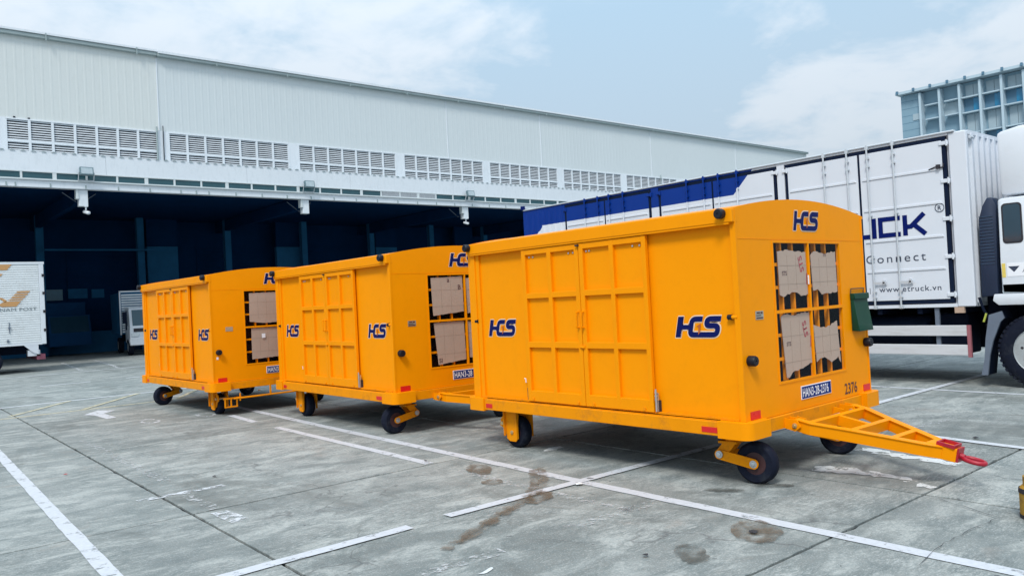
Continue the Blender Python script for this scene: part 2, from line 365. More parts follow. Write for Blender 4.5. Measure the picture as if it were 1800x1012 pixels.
def box(name, m, parent, *a, bev=0, **k): return MB().box(*a, bev=bev).done(name, m, parent, **k)
def copy_tree(o, parent=None):
    c = o.copy(); COL.objects.link(c); c.parent = parent
    for ch in list(o.children): copy_tree(ch, c)
    return c
def share(o, parent, loc=None, rz=None):
    c = o.copy(); COL.objects.link(c); c.parent = parent
    if loc is not None: c.location = loc
    if rz is not None: c.rotation_euler = (0, 0, rz)
    return c

class Frame:
    """a flat drawing frame on a surface: o + right*x + up*z, lifted along the normal"""
    def __init__(s, o, right, upv=(0, 0, 1), lift=.002): s.o = Vector(o); s.r = Vector(right); s.u = Vector(upv); s.n = s.r.cross(s.u); s.l = lift
    def p(s, x, z, d=0): return s.o+s.r*x+s.u*z+s.n*(s.l+d)
def offset_poly(pts, w, closed=False):
    L, Rr = [], []
    n = len(pts)
    for i, p in enumerate(pts):
        p = Vector(p)
        a = Vector(pts[i-1]) if i > 0 else None; b = Vector(pts[i+1]) if i < n-1 else None
        d1 = (p-a).normalized() if a is not None else (b-p).normalized(); d2 = (b-p).normalized() if b is not None else d1
        m_ = Vector((-(d1.y+d2.y), d1.x+d2.x)); m_.normalize(); k = 1/max(.35, m_.dot(Vector((-d1.y, d1.x))))
        L.append(p+m_*w/2*k); Rr.append(p-m_*w/2*k)
    return L, Rr
def rounded(pts, r, n=5):
    out = [Vector(pts[0])]
    for i in range(1, len(pts)-1):
        a, p, b = Vector(pts[i-1]), Vector(pts[i]), Vector(pts[i+1])
        ra = min(r, (a-p).length*.48); rb = min(r, (b-p).length*.48)
        s, e = p+(a-p).normalized()*ra, p+(b-p).normalized()*rb
        for k in range(n+1):
            t_ = k/n; out.append(s*(1-t_)**2+p*2*t_*(1-t_)+e*t_*t_)
    out.append(Vector(pts[-1])); return out
def ribbon(mb, fr, pts, w, d=0, shear=0, sc=(1, 1), org=(0, 0)):
    L, Rr = offset_poly(pts, w)
    f = lambda q: fr.p(org[0]+(q.x+q.y*shear)*sc[0], org[1]+q.y*sc[1], d)
    vL = [mb.bm.verts.new(f(q)) for q in L]; vR = [mb.bm.verts.new(f(q)) for q in Rr]
    for i in range(len(L)-1):
        try: mb.bm.faces.new((vR[i], vR[i+1], vL[i+1], vL[i]))
        except ValueError: pass
def fpoly(mb, fr, poly, d=0):
    mb.bm.faces.new([mb.bm.verts.new(fr.p(x, z, d)) for x, z in poly])
def text(name, s, m, parent, fr, x, z, size, sx=1, spacing=1, offset=0, shear=0, rot=0, center=False, d=0):
    cu = bpy.data.curves.new(name, 'FONT'); cu.body = s; cu.size = 1; cu.space_character = spacing; cu.offset = offset; cu.shear = shear
    cu.fill_mode = 'FRONT'; cu.resolution_u = 4
    o = bpy.data.objects.new(name, cu); COL.objects.link(o); bpy.context.view_layer.update()
    dg = bpy.context.evaluated_depsgraph_get(); me = bpy.data.meshes.new_from_object(o.evaluated_get(dg)); me.name = name
    bpy.data.objects.remove(o)
    xs = [v.co.x for v in me.vertices]; x0, x1 = min(xs), max(xs); ca, sa = math.cos(rot), math.sin(rot)
    for v in me.vertices:
        px = (v.co.x-(x0+x1)/2 if center else v.co.x-x0)*size*sx; pz = v.co.y*size
        q = fr.p(x+px*ca-pz*sa, z+px*sa+pz*ca, d); v.co = q
    me.materials.clear(); me.materials.append(m)
    c = bpy.data.objects.new(name, me); COL.objects.link(c); c.parent = parent; return c
CAPH = .73   # cap height of the built-in font at size 1

def hcs(parent, fr, x, z, w, h):
    """the HCS mark, blue with a pale edge"""
    T = 2.30+.26; sc = (w/T, h); shear = .22
    st = [(.12, 0), (.12, 1)]; cr = [(.2, .49), (.72, .49)]
    c = rounded([(1.33, .87), (.76, .87), (.76, .13), (2.20, .13), (2.20, .55), (1.58, .55), (1.58, .87), (2.30, .87)], .2)
    a = MB()
    for pts, ww in ((st, .27), (cr, .24), (c, .26)):
        ribbon(a, fr, [Vector(p) for p in pts], ww+.10, .0, shear, sc, (x, z))
    e = MB()
    ribbon(a, fr, [Vector((.12, -.045)), Vector((.12, 1.045))], .33, 0, shear, sc, (x, z))
    lo_ = a.done('logo', PALE, parent, recalc=False)
    for pts, ww, dd in ((st, .25, .002), (cr, .22, .003), (c, .25, .004)):
        ribbon(e, fr, [Vector(p) for p in pts], ww, dd, shear, sc, (x, z))
    e.done('logo_letters', BLUE, lo_, recalc=False)
    g = MB(); q = lambda px, py: (x+(px+py*shear)*sc[0], z+py*sc[1])
    fpoly(g, fr, [q(1.02, .50), q(1.27, .66), q(1.30, .24), q(1.22, .12), q(1.17, .52)], .006)
    g.done('logo_arrow', ORD, lo_, recalc=False)
    return lo_

# ------------------------------------------------------------------ ground
GX0, GY0, SX, SY = 2.0, 2.57, 4.0, 4.03
gd = MB(); gd._add([(-600, -600, -.032), (900, -600, -.032), (900, 1200, -.032), (-600, 1200, -.032)], [(0, 1, 2, 3)])
gd.done('ground', CONC, kind='structure')
sl = MB(); sl._add([(GX0-12.2, GY0-8.2, -.02), (GX0+48, GY0-8.2, -.02), (GX0+48, GY0+52, -.02), (GX0-12.2, GY0+52, -.02)], [(0, 1, 2, 3)])
sl.done('joint_sealant', SEALANT, kind='structure')
pave = empty('concrete_pavement', (0, 0, 0), kind='structure')
def slab_mesh(seed, gap):
    rr = random.Random(seed); bm = bmesh.new(); N = 44; top = []; low = []
    hx, hy = SX/2-gap/2, SY/2-gap/2
    def edge(ax, sgn):
        o = []
        for i in range(N):
            t_ = -1+2*i/N
            j = rr.uniform(-.0025, .0025)+(-rr.uniform(.004, .014) if rr.random() < .06 else 0)
            o.append((t_, j))
        return o
    for side in range(4):
        for t_, j in edge(0, 0):
            a = j
            p = [(t_*hx, -hy-a), (hx+a, t_*hy), (-t_*hx, hy+a), (-hx-a, -t_*hy)][side]
            top.append(p)
    vt = [bm.verts.new((p[0]*.9985, p[1]*.9985, 0)) for p in top]; vm = [bm.verts.new((p[0], p[1], -.003)) for p in top]; vl = [bm.verts.new((p[0], p[1], -.018)) for p in top]
    n = len(vt); bm.faces.new(vt)
    for a, b in ((vt, vm), (vm, vl)):
        for i in range(n): bm.faces.new((b[i], b[(i+1) % n], a[(i+1) % n], a[i]))
    me = bpy.data.meshes.new('slab'); bm.to_mesh(me); bm.free(); me.materials.append(CONC); return me
sm = [slab_mesh(i, .024) for i in range(4)]
for i in range(-3, 12):
    for j in range(-2, 13):
        o = bpy.data.objects.new('slab', sm[random.randrange(4)]); COL.objects.link(o); o.parent = pave
        o.location = (GX0+SX*(i+.5), GY0+SY*(j+.5), random.uniform(-.0012, .0004)); o.rotation_euler = (0, 0, random.choice((0, math.pi)))

def decal(name, poly_or_quads, m, z=.004, rag=0, seg=.12, label=None):
    """thin painted film; polygon outline may be ragged"""
    bm = bmesh.new(); rr = random.Random(hash(name+str(poly_or_quads[0])) % 1000 if False else len(poly_or_quads)*37+int(abs(poly_or_quads[0][0])*100))
    pts = []
    P = [Vector(p) for p in poly_or_quads]
    for a, b in zip(P, P[1:]+P[:1]):
        k = max(1, int((b-a).length/seg)) if rag else 1
        for i in range(k):
            q = a+(b-a)*i/k
            if rag: q = q+Vector((rr.uniform(-rag, rag), rr.uniform(-rag, rag)))
            pts.append(q)
    bm.faces.new([bm.verts.new((p.x, p.y, z)) for p in pts])
    bmesh.ops.recalc_face_normals(bm, faces=bm.faces)
    if bm.faces and bm.faces[:][0].normal.z < 0: bmesh.ops.reverse_faces(bm, faces=bm.faces[:])
    me = bpy.data.meshes.new(name); bm.to_mesh(me); bm.free(); me.materials.append(m)
    o = bpy.data.objects.new(name, me); COL.objects.link(o); o['kind'] = 'structure'
    if label: o['label'] = label
    return o
def line(name, a, b, w, m, z=.004, rag=.004):
    a, b = Vector(a), Vector(b); d = (b-a).normalized(); n = Vector((-d.y, d.x))*w/2
    return decal(name, [tuple(a-n), tuple(b-n), tuple(b+n), tuple(a+n)], m, z, rag, .15)
line('painted_line', (4.66, -4), (4.72, 5.3), .115, LINE)
line('painted_line', (4.72, 5.3), (4.80, 10.0), .115, LINE)
line('painted_line', (4.80, 10.0), (4.93, 14.5), .115, LINE)
line('painted_line', (3.32, 4.89), (9.9, 4.85), .105, LINE, .008)
line('painted_line', (9.9, 4.85), (14.2, 4.85), .105, LINE, .008)
line('painted_line', (1.14, -3), (1.15, 5.5), .105, LINE)
line('painted_line', (1.15, 5.5), (1.26, 12.2), .105, LINE)
line('painted_line', (-1.0, 4.84), (2.98, 4.87), .11, LINE, .008)
line('painted_line', (4.32, 6.62), (4.36, 10.5), .105, LINE)
line('painted_line', (4.37, 11.3), (4.43, 12.45), .105, LINE)
line('painted_line', (-8, 18.3), (4.9, 18.2), .13, LINE3); line('painted_line', (5.0, 18.2), (8, 18.2), .12, LINE3)
line('painted_line', (-6, 16.15), (5.8, 16.0), .10, LINEY)
line('painted_line', (1.90, 16.3), (3.20, 18.15), .09, LINEY, .008)
line('painted_line', (3.04, 16.1), (4.52, 18.2), .09, LINEY, .008)
line('painted_line', (4.7, 16.1), (5.9, 18.2), .09, LINEY, .008)
line('painted_line', (-4, 28.3), (22, 28.6), .15, LINE3)
line('painted_line', (3.45, 23.4), (4.6, 23.3), .14, LINE3)
line('painted_line', (5.5, 23.4), (6.9, 23.4), .14, LINE3)
line('painted_line', (5.5, 29.1), (6.1, 36.), .12, LINEF); line('painted_line', (6.6, 29.1), (7.3, 36), .12, LINEF)
line('painted_line', (11.8, 9.5), (11.68, 2.2), .10, LINE)
line('painted_line', (8.28, 3.75), (8.05, 2.3), .10, LINE, .0085, .008)
line('painted_line', (8.6, 3.74), (9.5, 3.64), .10, LINEG, .004, .01)
line('painted_line', (2.23, 10.5), (2.23, 8.1), .11, LINEG, .004, .01)
line('painted_line', (2.22, 11.9), (2.25, 10.6), .10, LINEG, .004, .01)
line('painted_line', (1.80, 7.46), (2.56, 7.46), .10, LINEF, .004, .01)
line('painted_line', (2.17, 7.4), (2.19, 6.6), .10, LINEG, .004, .01)
line('painted_line', (2.17, 6.5), (2.20, 6.05), .14, LINEF, .004, .01)
line('painted_line', (4.31, 6.1), (4.29, 4.97), .10, LINEG, .004, .01)
line('painted_line', (4.29, 4.8), (4.31, 3.9), .10, LINEG, .004, .01)
line('painted_line', (3.7, 3.98), (4.62, 3.95), .11, LINEG, .004, .01)
line('painted_line', (2.5, 3.97), (3.1, 3.95), .11, LINEG, .004, .01)
decal('painted_arrow', [(2.86, 15.14), (3.18, 15.62), (3.40, 15.30), (3.14, 14.98), (3.16, 14.17), (3.0, 14.1), (2.97, 14.85)], LINE)
for c_, n_ in (((3.385, 13.08), 'painted_ring'), ((4.2, 12.95), 'painted_ring')):
    mb = MB(); k = 28
    A = [mb.bm.verts.new((c_[0]+.14*math.cos(2*math.pi*i/k), c_[1]+.30*math.sin(2*math.pi*i/k), .004)) for i in range(k)]
    B = [mb.bm.verts.new((c_[0]+.09*math.cos(2*math.pi*i/k), c_[1]+.21*math.sin(2*math.pi*i/k), .004)) for i in range(k)]
    for i in range(k): mb.bm.faces.new((A[i], A[(i+1) % k], B[(i+1) % k], B[i]))
    mb.done(n_, LINEF, kind='structure', recalc=False)
decal('paint_blotch', [(6.24, 3.60), (6.40, 3.64), (6.50, 3.40), (6.47, 3.15), (6.42, 2.85), (6.30, 2.80), (6.33, 3.10), (6.26, 3.35)], BLOB, .004, .035, .05)
decal('paint_blotch', [(6.20, 2.70), (6.30, 2.72), (6.28, 2.58), (6.18, 2.58)], BLOB, .004, .02, .04)
decal('paint_blotch', [(7.22, 3.70), (7.36, 3.64), (7.26, 3.25), (7.18, 2.75), (7.05, 2.72), (7.10, 3.2)], BLOB, .004, .035, .05)
decal('paint_blotch', [(5.40, 6.10), (5.60, 6.25), (5.74, 6.16), (5.60, 6.02)], BLOB, .004, .025, .06)
decal('paint_blotch', [(2.72, 3.72), (2.80, 3.74), (2.88, 3.79), (2.85, 3.73), (2.78, 3.70)], BLOB, .004, .008, .03)
def ell(cx, cy, rx, ry, rot=0, n=26): return [(cx+rx*math.cos(a)*math.cos(rot)-ry*math.sin(a)*math.sin(rot), cy+rx*math.cos(a)*math.sin(rot)+ry*math.sin(a)*math.cos(rot)) for a in [2*math.pi*i/n for i in range(n)]]
decal('oil_stain', ell(4.45, 2.98, .25, .16, .7), STAIN, .009, .015, .05)
decal('oil_stain', ell(3.81, 3.02, .18, .10, .9), STAIND, .009, .015, .05)
decal('oil_stain', ell(4.45, 5.98, .26, .11, 1.1), STAIN, .009, .015, .05)
decal('oil_stain', ell(4.21, 5.47, .11, .10, .9), STAIN, .009, .012, .05)
decal('oil_stain', ell(4.12, 4.75, .20, .10, .5), STAIN, .009, .015, .05)
decal('oil_stain', ell(5.55, 3.55, .17, .06, 2.2), STAIND, .009, .012, .05)
decal('oil_stain', ell(5.2, 3.75, .16, .05, 2.2), STAIND, .009, .012, .05)
decal('oil_stain', ell(6.0, 1.3, .35, .14, 1.2), STAIND, .009, .015, .05)
for ox in (0, .10):
    c_ = [Vector((4.75+ox, 5.55)), Vector((4.55+ox, 5.28)), Vector((4.30+ox, 5.02)), Vector((4.05+ox, 4.84)), Vector((3.6+ox, 4.62)), Vector((3.2+ox, 4.42)), Vector((2.85+ox, 4.25))]
    L_, R_ = offset_poly(c_, .075)
    decal('tyre_mark', [tuple(p) for p in L_]+[tuple(p) for p in R_[::-1]], TYRE, .011+ox*.04, .02, .05)
def crack(pts, w):
    rr = random.Random(int(pts[0][0]*91+pts[0][1]*13)); P = []
    for a, b in zip(pts, pts[1:]):
        a, b = Vector(a), Vector(b); k = max(2, int((b-a).length/.07))
        for i in range(k): P.append(a+(b-a)*i/k+Vector((rr.uniform(-.014, .014), rr.uniform(-.014, .014))))
    P.append(Vector(pts[-1])); mb = MB()
    V = []
    for i, p in enumerate(P):
        d = (P[min(i+1, len(P)-1)]-P[max(i-1, 0)]).normalized(); n = Vector((-d.y, d.x))*w*rr.uniform(.3, 1)*(.15 if i in (0, len(P)-1) else 1)
        V.append((mb.bm.verts.new((p.x+n.x, p.y+n.y, .0105)), mb.bm.verts.new((p.x-n.x, p.y-n.y, .0105))))
    for a, b in zip(V, V[1:]): mb.bm.faces.new((a[1], b[1], b[0], a[0]))
    mb.done('surface_crack', CRK, kind='structure', recalc=False)
crack([(4.44, 1.97), (4.87, 2.01), (5.3, 2.0), (5.68, 1.96)], .0025)
crack([(5.68, 1.96), (5.9, 2.4), (5.95, 2.57)], .004)
crack([(3.30, 4.0), (3.45, 3.86), (3.55, 3.6)], .003)
crack([(5.3, 1.6), (5.45, 1.75), (5.7, 1.7), (6.2, 1.72)], .004)
# little bits of litter lying on the concrete
LIT = [((4.62, 4.80, .03), 'white', 'crumpled white scrap at the crossing of two painted lines'), ((1.58, 9.4, .02), 'red', 'tiny red scrap on bare concrete at the left of the yard'),
       ((8.35, 3.05, .03), 'dark', 'small dark clod behind the drawbar ring on the concrete'), ((4.40, 2.97, .035), 'dark', 'dark flat chip lying in the middle of the brown oil stain'),
       ((7.85, 4.25, .02), 'white', 'tiny pale paper scrap lying in front of the nearest cart, further from camera'), ((7.75, 3.55, .02), 'yellow', 'tiny yellowish paper scrap by the far side of the drawbar'),
       ((2.62, 7.9, .02), 'dark', 'small dark leaf left of the nearest painted dashes'), ((4.35, 6.75, .018), 'dark', 'dark curled leaf near the rear wheel of the nearest cart'), ((3.60, 3.20, .02), 'dark', 'black fleck beside the grey oil stain')]
LM = {'white': mat('white_paper', (.7, .72, .74), .8), 'red': mat('red_scrap', (.4, .03, .03), .7), 'dark': mat('dry_leaf', (.03, .03, .035), .9), 'yellow': mat('yellow_paper', (.62, .55, .25), .8)}
for (x, y, s), c_, lb in LIT:
    mb = MB(); rr = random.Random(int(x*100)); k = 9
    ring = [mb.bm.verts.new((x+s*1.2*rr.uniform(.5, 1.2)*math.cos(2*math.pi*i/k), y+s*rr.uniform(.5, 1.3)*math.sin(2*math.pi*i/k), .012+rr.uniform(0, s*.2))) for i in range(k)]
    tp = mb.bm.verts.new((x, y, .012+s*.45)); bt = mb.bm.verts.new((x, y, .0112))
    for i in range(k): mb.bm.faces.new((ring[i], ring[(i+1) % k], tp)); mb.bm.faces.new((ring[(i+1) % k], ring[i], bt))
    mb.done('paper_scrap' if c_ != 'dark' else 'debris_scrap', LM[c_], label=lb, cat='litter')

# ------------------------------------------------------------------ carts
CW, CL = 2.176, 3.442
ZD, ZC = .527, .412
def Zarc(x):
    t_ = (x-CW/2)/(CW/2); return 2.235+.105*(1-t_*t_)
def rot180(): return Matrix.Translation((CW, CL, 0)) @ Matrix.Rotation(math.pi, 4, 'Z')

def side_assembly(root):
    """the long side as seen from -X; returned parts"""
    P = []
    sw = MB().box(.022, .045, .045, CL-.045, ZD+.012, 2.19).done('side_panel', YEL2, root); P.append(sw)
    P.append(MB().box(-.012, .05, 0.029, .044, ZD, 2.12, bev=.004).box(-.016, .05, CL-.11, CL-.029, ZD, 2.12, bev=.004).box(.0, .022, CL-.17, CL-.11, ZD, 2.12).done('corner_post', YEL, root))
    P.append(MB().box(-.052, .03, -.004, CL-.03, 2.122, 2.232, bev=.006).box(-.046, -.006, .03, CL-.03, 2.108, 2.122).done('eave_rail', YEL, root))
    P.append(MB().box(-.014, .02, .05, CL-.12, ZD+.012, ZD+.03).box(-.040, -.030, .04, CL-.12, ZD+.001, ZD+.008).done('door_track', YELD, root))
    # doors
    cols = [((.890, 1.703), [(.937, 1.269), (1.318, 1.650)]), ((1.711, 2.525), [(1.764, 2.092), (2.146, 2.469)])]
    rows = [(1.655, 2.048), (1.160, 1.600), (.660, 1.100)]
    for k, ((y0, y1), cc) in enumerate(cols):
        d = MB(); ys = [y0, cc[0][0], cc[0][1], cc[1][0], cc[1][1], y1]
        for a, b in ((0, 1), (2, 3), (4, 5)): d.box(-.036, .002, ys[a], ys[b], .552, 2.103, bev=.0025)
        zs = [(2.048, 2.103), (1.600, 1.655), (1.100, 1.160), (.552, .660)]
        for z0, z1 in zs:
            for a, b in cc: d.box(-.0345, .002, a-.002, b+.002, z0, z1, bev=.0025)
        d = d.done('door', YEL, root); P.append(d)
        for a, b in cc:
            for z0, z1 in rows: MB().box(-.003, .012, a-.004, b+.004, z0-.004, z1+.004).done('door_panel', YEL2, d)
        # handle
        hy = (1.672, 1.713)[0] if k == 0 else 1.76
        hh = MB(); y_ = 1.672 if k == 0 else 1.738
        hh.tube([(-.034, y_, 1.30), (-.075, y_, 1.305), (-.075, y_, 1.445), (-.034, y_, 1.45)], .0075)
        hh.box(-.039, -.033, y_-.014, y_+.014, 1.285, 1.465)
        hh.done('handle', YEL, d, smooth=True)
        bl = MB()
        for yy in ([.975, 1.055, 1.585, 1.625] if k == 0 else [1.80, 1.862, 2.375, 2.43]): bl.rev([(0, .011), (-.008, .010), (-.012, .005)], (-.003, yy, 2.022), 'x', 10)
        bl.done('bolt', STEEL, d, smooth=True)
        ch = MB()
        for yy in ([.99, 1.60] if k == 0 else [1.80, 2.44]): ch.box(-.045, -.034, yy-.012, yy+.012, .555, .585).cyl((-.05, yy, .565), .007, -.0, .012, 'x', 8)
        ch.done('door_roller', YELD, d)
    P.append(MB().box(-.045, -.036, 1.672, 1.742, 1.105, 1.125).tube([(-.05, 1.72, 1.115), (-.05, 1.68, 1.107)], .007).done('centre_catch', YEL, root))
    P.append(MB().box(-.06, -.036, 1.69, 1.725, 2.075, 2.09).done('top_catch', BLK, root))
    # spring latch at the front of the doors
    l = MB().box(-.02, -.004, .850, .876, .560, .72).cyl((-.03, .863, .64), .0085, -.08, .115, 'z', 10).box(-.035, -.004, .851, .875, .690, .70).box(-.035, -.004, .851, .875, .66, .67).box(-.035, -.02, .851, .875, .72, .728)
    P.append(l.done('spring_latch', STEEL, root, smooth=True))
    P.append(MB().box(-.012, .02, .846, .882, .552, .655).done('latch_slot', BLK, root))
    P.append(MB().tube([(-.01, 2.595, .775), (-.02, 2.565, .775), (-.02, 2.562, .735)], .005).done('pull_pin', WHT, root))
    P.append(MB().box(-.004, .02, 2.554, 2.566, .555, .68).done('door_gap', BLK, root))
    # stoppers
    P.append(MB().cyl((0, 0, 0), .017, .02, .072, 'y', 14).done('stop_rod', YEL, root)); P[-1].location = (.0, 0, 1.368)
    share(P[-1], root, (.0, CL-.092, 1.378))
    P.append(MB().rev([(.072, .022), (.11, .022), (.114, .017)], (.0, 0, 1.368), 'y', 16).done('rubber_tip', RUBS, root, smooth=True))
    P.append(MB().rev([(-.114, .022), (-.072, .022)], (.0, CL, 1.378), 'y', 16).done('rubber_tip', RUBS, root, smooth=True))
    b = MB().rev([(0, .040), (-.008, .042), (-.050, .042), (-.060, .034), (-.060, .008), (-.054, .007)], (-.052, .085, 2.195), 'x', 22).done('rubber_buffer', RUBS, root, smooth=True); P.append(b)
    P.append(share(b, root, (0, CL-.085-.06, 0)))
    fr = Frame((.022, 0, 0), (0, -1, 0), lift=.002)
    P.append(hcs(root, fr, -.649, 1.204, .472, .177)); P.append(hcs(root, fr, -3.173, 1.212, .465, .178))
    return P

WX0, WX1, WZ0, WZ1 = .537, 1.700, .787, 1.966
def end_assembly(root):
    P = []
    f = MB(); T = .028
    def strip(x0, x1, z0, z1): f.box(x0, x1, 0, T, z0, z1)
    # one sheet: four pieces butted round the window
    n = 20
    def zt(x): return Zarc(x)+.004
    f.box(-.006, WX0, 0, T, ZD, WZ1); f.box(WX1, CW+.006, 0, T, ZD, WZ1); f.box(WX0, WX1, 0, T, ZD, WZ0)
    poly = [(-.006, WZ1)]+[(CW+.006, WZ1)]+[(-.006+(CW+.012)*(1-i/n), zt((CW)*(1-i/n))) for i in range(n+1)]
    f.prism(poly, 0, T, axis=1)
    bmesh.ops.remove_doubles(f.bm, verts=f.bm.verts, dist=.0005)
    P.append(f.done('end_panel', YEL2, root))
    # raised seam and corner fold
    P.append(MB().box(-.004, CW+.004, -.0025, .0, 1.990, 1.994).box(-.011, .010, -.006, .045, ZD+.011, 2.232).box(CW-.010, CW+.011, -.006, .045, ZD+.011, 2.232).done('panel_seam', YEL, root))
    fr = MB(); w = .014
    fr.box(WX0-w, WX0+.004, -.005, .03, WZ0-w, WZ1+w).box(WX1-.004, WX1+w, -.005, .03, WZ0-w, WZ1+w).box(WX0+.004, WX1-.004, -.005, .03, WZ1-.004, WZ1+w).box(WX0+.004, WX1-.004, -.005, .03, WZ0-w, WZ0+.004)
    win = fr.done('window', YEL, root); P.append(win)
    MB().box(1.117, 1.134, -.006, .03, WZ0+.004, WZ1-.004).box(WX0+.004, 1.117, -.0055, .03, 1.366, 1.392).box(1.134, WX1-.004, -.0055, .03, 1.366, 1.392).done('glazing_bar', YEL, win)
    for (a, b) in ((WX0+.004, 1.117), (1.134, WX1-.004)):
        for (c, d) in ((WZ0+.004, 1.366), (1.392, WZ1-.004)):
            MB()._add([(a, .004, c), (b, .004, c), (b, .004, d), (a, .004, d)], [(0, 1, 2, 3)]).done('pane', PANE, win, recalc=False)
    for (a, b) in ((WX0, 1.117), (1.134, WX1)):
        wd = (b-a)/3
        for k in (1, 2): MB().box(a+wd*k-.011, a+wd*k+.011, .038, .075, WZ0, WZ1).done('security_bar', YEL, win)
    for z_ in (1.780, 1.585, 1.180, .978): MB().box(WX0, WX1, .028, .037, z_-.014, z_+.014).done('cross_bar', YEL, win)
    b = MB().rev([(0, .038), (-.006, .043), (-.055, .043), (-.068, .036), (-.068, .009), (-.060, .007)], (.088, 0, 1.012), 'y', 24).done('rubber_buffer', RUBS, root, smooth=True); P.append(b)
    P.append(share(b, root, (CW-.176+.03, 0, 0)))
    P.append(MB().box(.066, .208, -.005, -.001, .542, .606).done('reflector', RED, root)); P.append(MB().box(2.033, 2.165, -.005, -.001, .548, .608).done('reflector', RED, root))
    return P

def chassis(root):
    P = []; c = MB()
    c.box(-.053, -.012, .20, CL-.20, ZC, ZD, bev=.004).box(CW+.012, CW+.053, .20, CL-.20, ZC, ZD, bev=.004)
    c.box(.20, CW-.20, -.022, .03, ZC, ZD-.004, bev=.004).box(.20, CW-.20, CL-.03, CL+.022, ZC, ZD-.004, bev=.004)
    um = MB()
    for y in (.4, 1.1, 1.72, 2.4, 3.0): um.box(-.011, CW+.011, y-.04, y+.04, ZC+.01, ZD-.02)
    um.box(.35, .42, .031, CL-.031, ZC-.002, ZD-.022).box(CW-.42, CW-.35, .031, CL-.031, ZC-.002, ZD-.022)
    P.append(um.done('floor_bearers', DARK, root))  # dark colour here deepens the shade under the cart
    P.append(c.done('chassis', YELD, root))
    P.append(MB().box(-.010, CW+.010, .03, CL-.03, ZD-.012, ZD+.0005).done('deck', DARK, root))  # deck coloured dark to deepen the shade below it
    for sx in (0, 1):
        for sy in (0, 1):
            # rounded corner guard, an L that wraps the corner
            o, r = .075, .085; T = .03
            A = [(-o, .22), (-o, -o+r)]+[(-o+r-r*math.cos(a), -o+r-r*math.sin(a)) for a in [R(15*i) for i in range(1, 6)]]+[(-o+r, -o), (.235, -o)]
            B = [(.235, -.022), (-.012, -.022), (-.012, .22)]
            poly = A+B
            m_ = MB().prism(poly, ZC-.012, ZD+.010, axis=2).box(-.012, .235, -.022, .0, ZC-.011, ZD+.009)
            o_ = m_.done('corner_guard', YEL, root, smooth=True)
            M_ = Matrix.Identity(4)
            if sx: M_ = Matrix.Translation((CW, 0, 0)) @ Matrix.Scale(-1, 4, (1, 0, 0)) @ M_
            if sy: M_ = Matrix.Translation((0, CL, 0)) @ Matrix.Scale(-1, 4, (0, 1, 0)) @ M_
            o_.data.transform(M_)
            if sx != sy: o_.data.flip_normals()
            P.append(o_)
    for sx in (0, 1):
        x0 = -.0565 if not sx else CW+.053
        for y0, y1 in ((.236, .386), (3.096, 3.20)): P.append(MB().box(x0, x0+.0035, y0, y1, .435, .480).done('reflector', RED, root))
    return P

def wheel(parent, c, axis, r=.170, w=.115):
    """solid tyre with a dished hub; axis is a unit vector"""
    t_ = MB().rev([(-w/2, .095), (-w/2, r-.022), (-w/2+.014, r-.006), (-w/2+.028, r), (w/2-.028, r), (w/2-.014, r-.006), (w/2, r-.022), (w/2, .095), (w/2-.008, .088), (-w/2+.008, .088)], c, axis, 40, True).done('tyre', RUB, parent, smooth=True)
    MB().rev([(-w/2+.006, .096), (-w/2+.004, .086), (-w/2+.02, .078), (-w/2+.02, .03), (-w/2-.004, .028), (w/2+.004, .028), (w/2-.02, .03), (w/2-.02, .078), (w/2-.004, .086), (w/2-.006, .096)], c, axis, 30).done('hub', mat_hub, parent, smooth=True)
mat_hub = mat('rusty_red_hub', (.045, .014, .016), .6, var=.3, scale=20)

def caster(root, kx, ky, rz):
    e = bpy.data.objects.new('swivel_caster', None); COL.objects.link(e); e.parent = root; e.location = (kx, ky, 0); e.rotation_euler = (0, 0, rz); e.empty_display_size = .1
    m_ = MB().cyl((0, 0, 0), .085, .36, .412, 'z', 24).cyl((0, 0, 0), .065, .335, .36, 'z', 24)
    # head plate plus two cheeks running forward to the pivot
    m_.box(-.075, .075, -.06, .10, .318, .337)
    for s in (-1, 1): m_.prism([(-.05, .325), (.06, .325), (.135, .235), (.11, .19), (.06, .20), (-.01, .27)], s*.063-.007, s*.063+.007, axis=0)
    m_.done('fork_head', YELD, e)
    a = MB()
    for s in (-1, 1):
        d = Vector((0, -.29, -.055)); p = Vector((s*.080, .09, .226)); q = p+d
        a.bar(p, q, .014, .082)
        a.rev([(-.007, .041), (.007, .041)], p, 'x', 20).rev([(-.0072, .041), (.0072, .041)], q, 'x', 20)
    a.box(-.078, .078, .055, .085, .20, .235)
    a.done('trailing_arm', YELD, e, smooth=True)
    b = MB()
    for s in (-1, 1):
        for c in ((s*.080, .09, .226), (s*.080, -.20, .171)):
            b.rev([(s*.007, .031), (s*.012, .031), (s*.0125, .018), (s*.022, .017), (s*.024, .010)], c, 'x', 16)
    b.done('axle_bolt', STEEL, e, smooth=True)
    wheel(e, (0, -.20, .170), 'x')
    return e
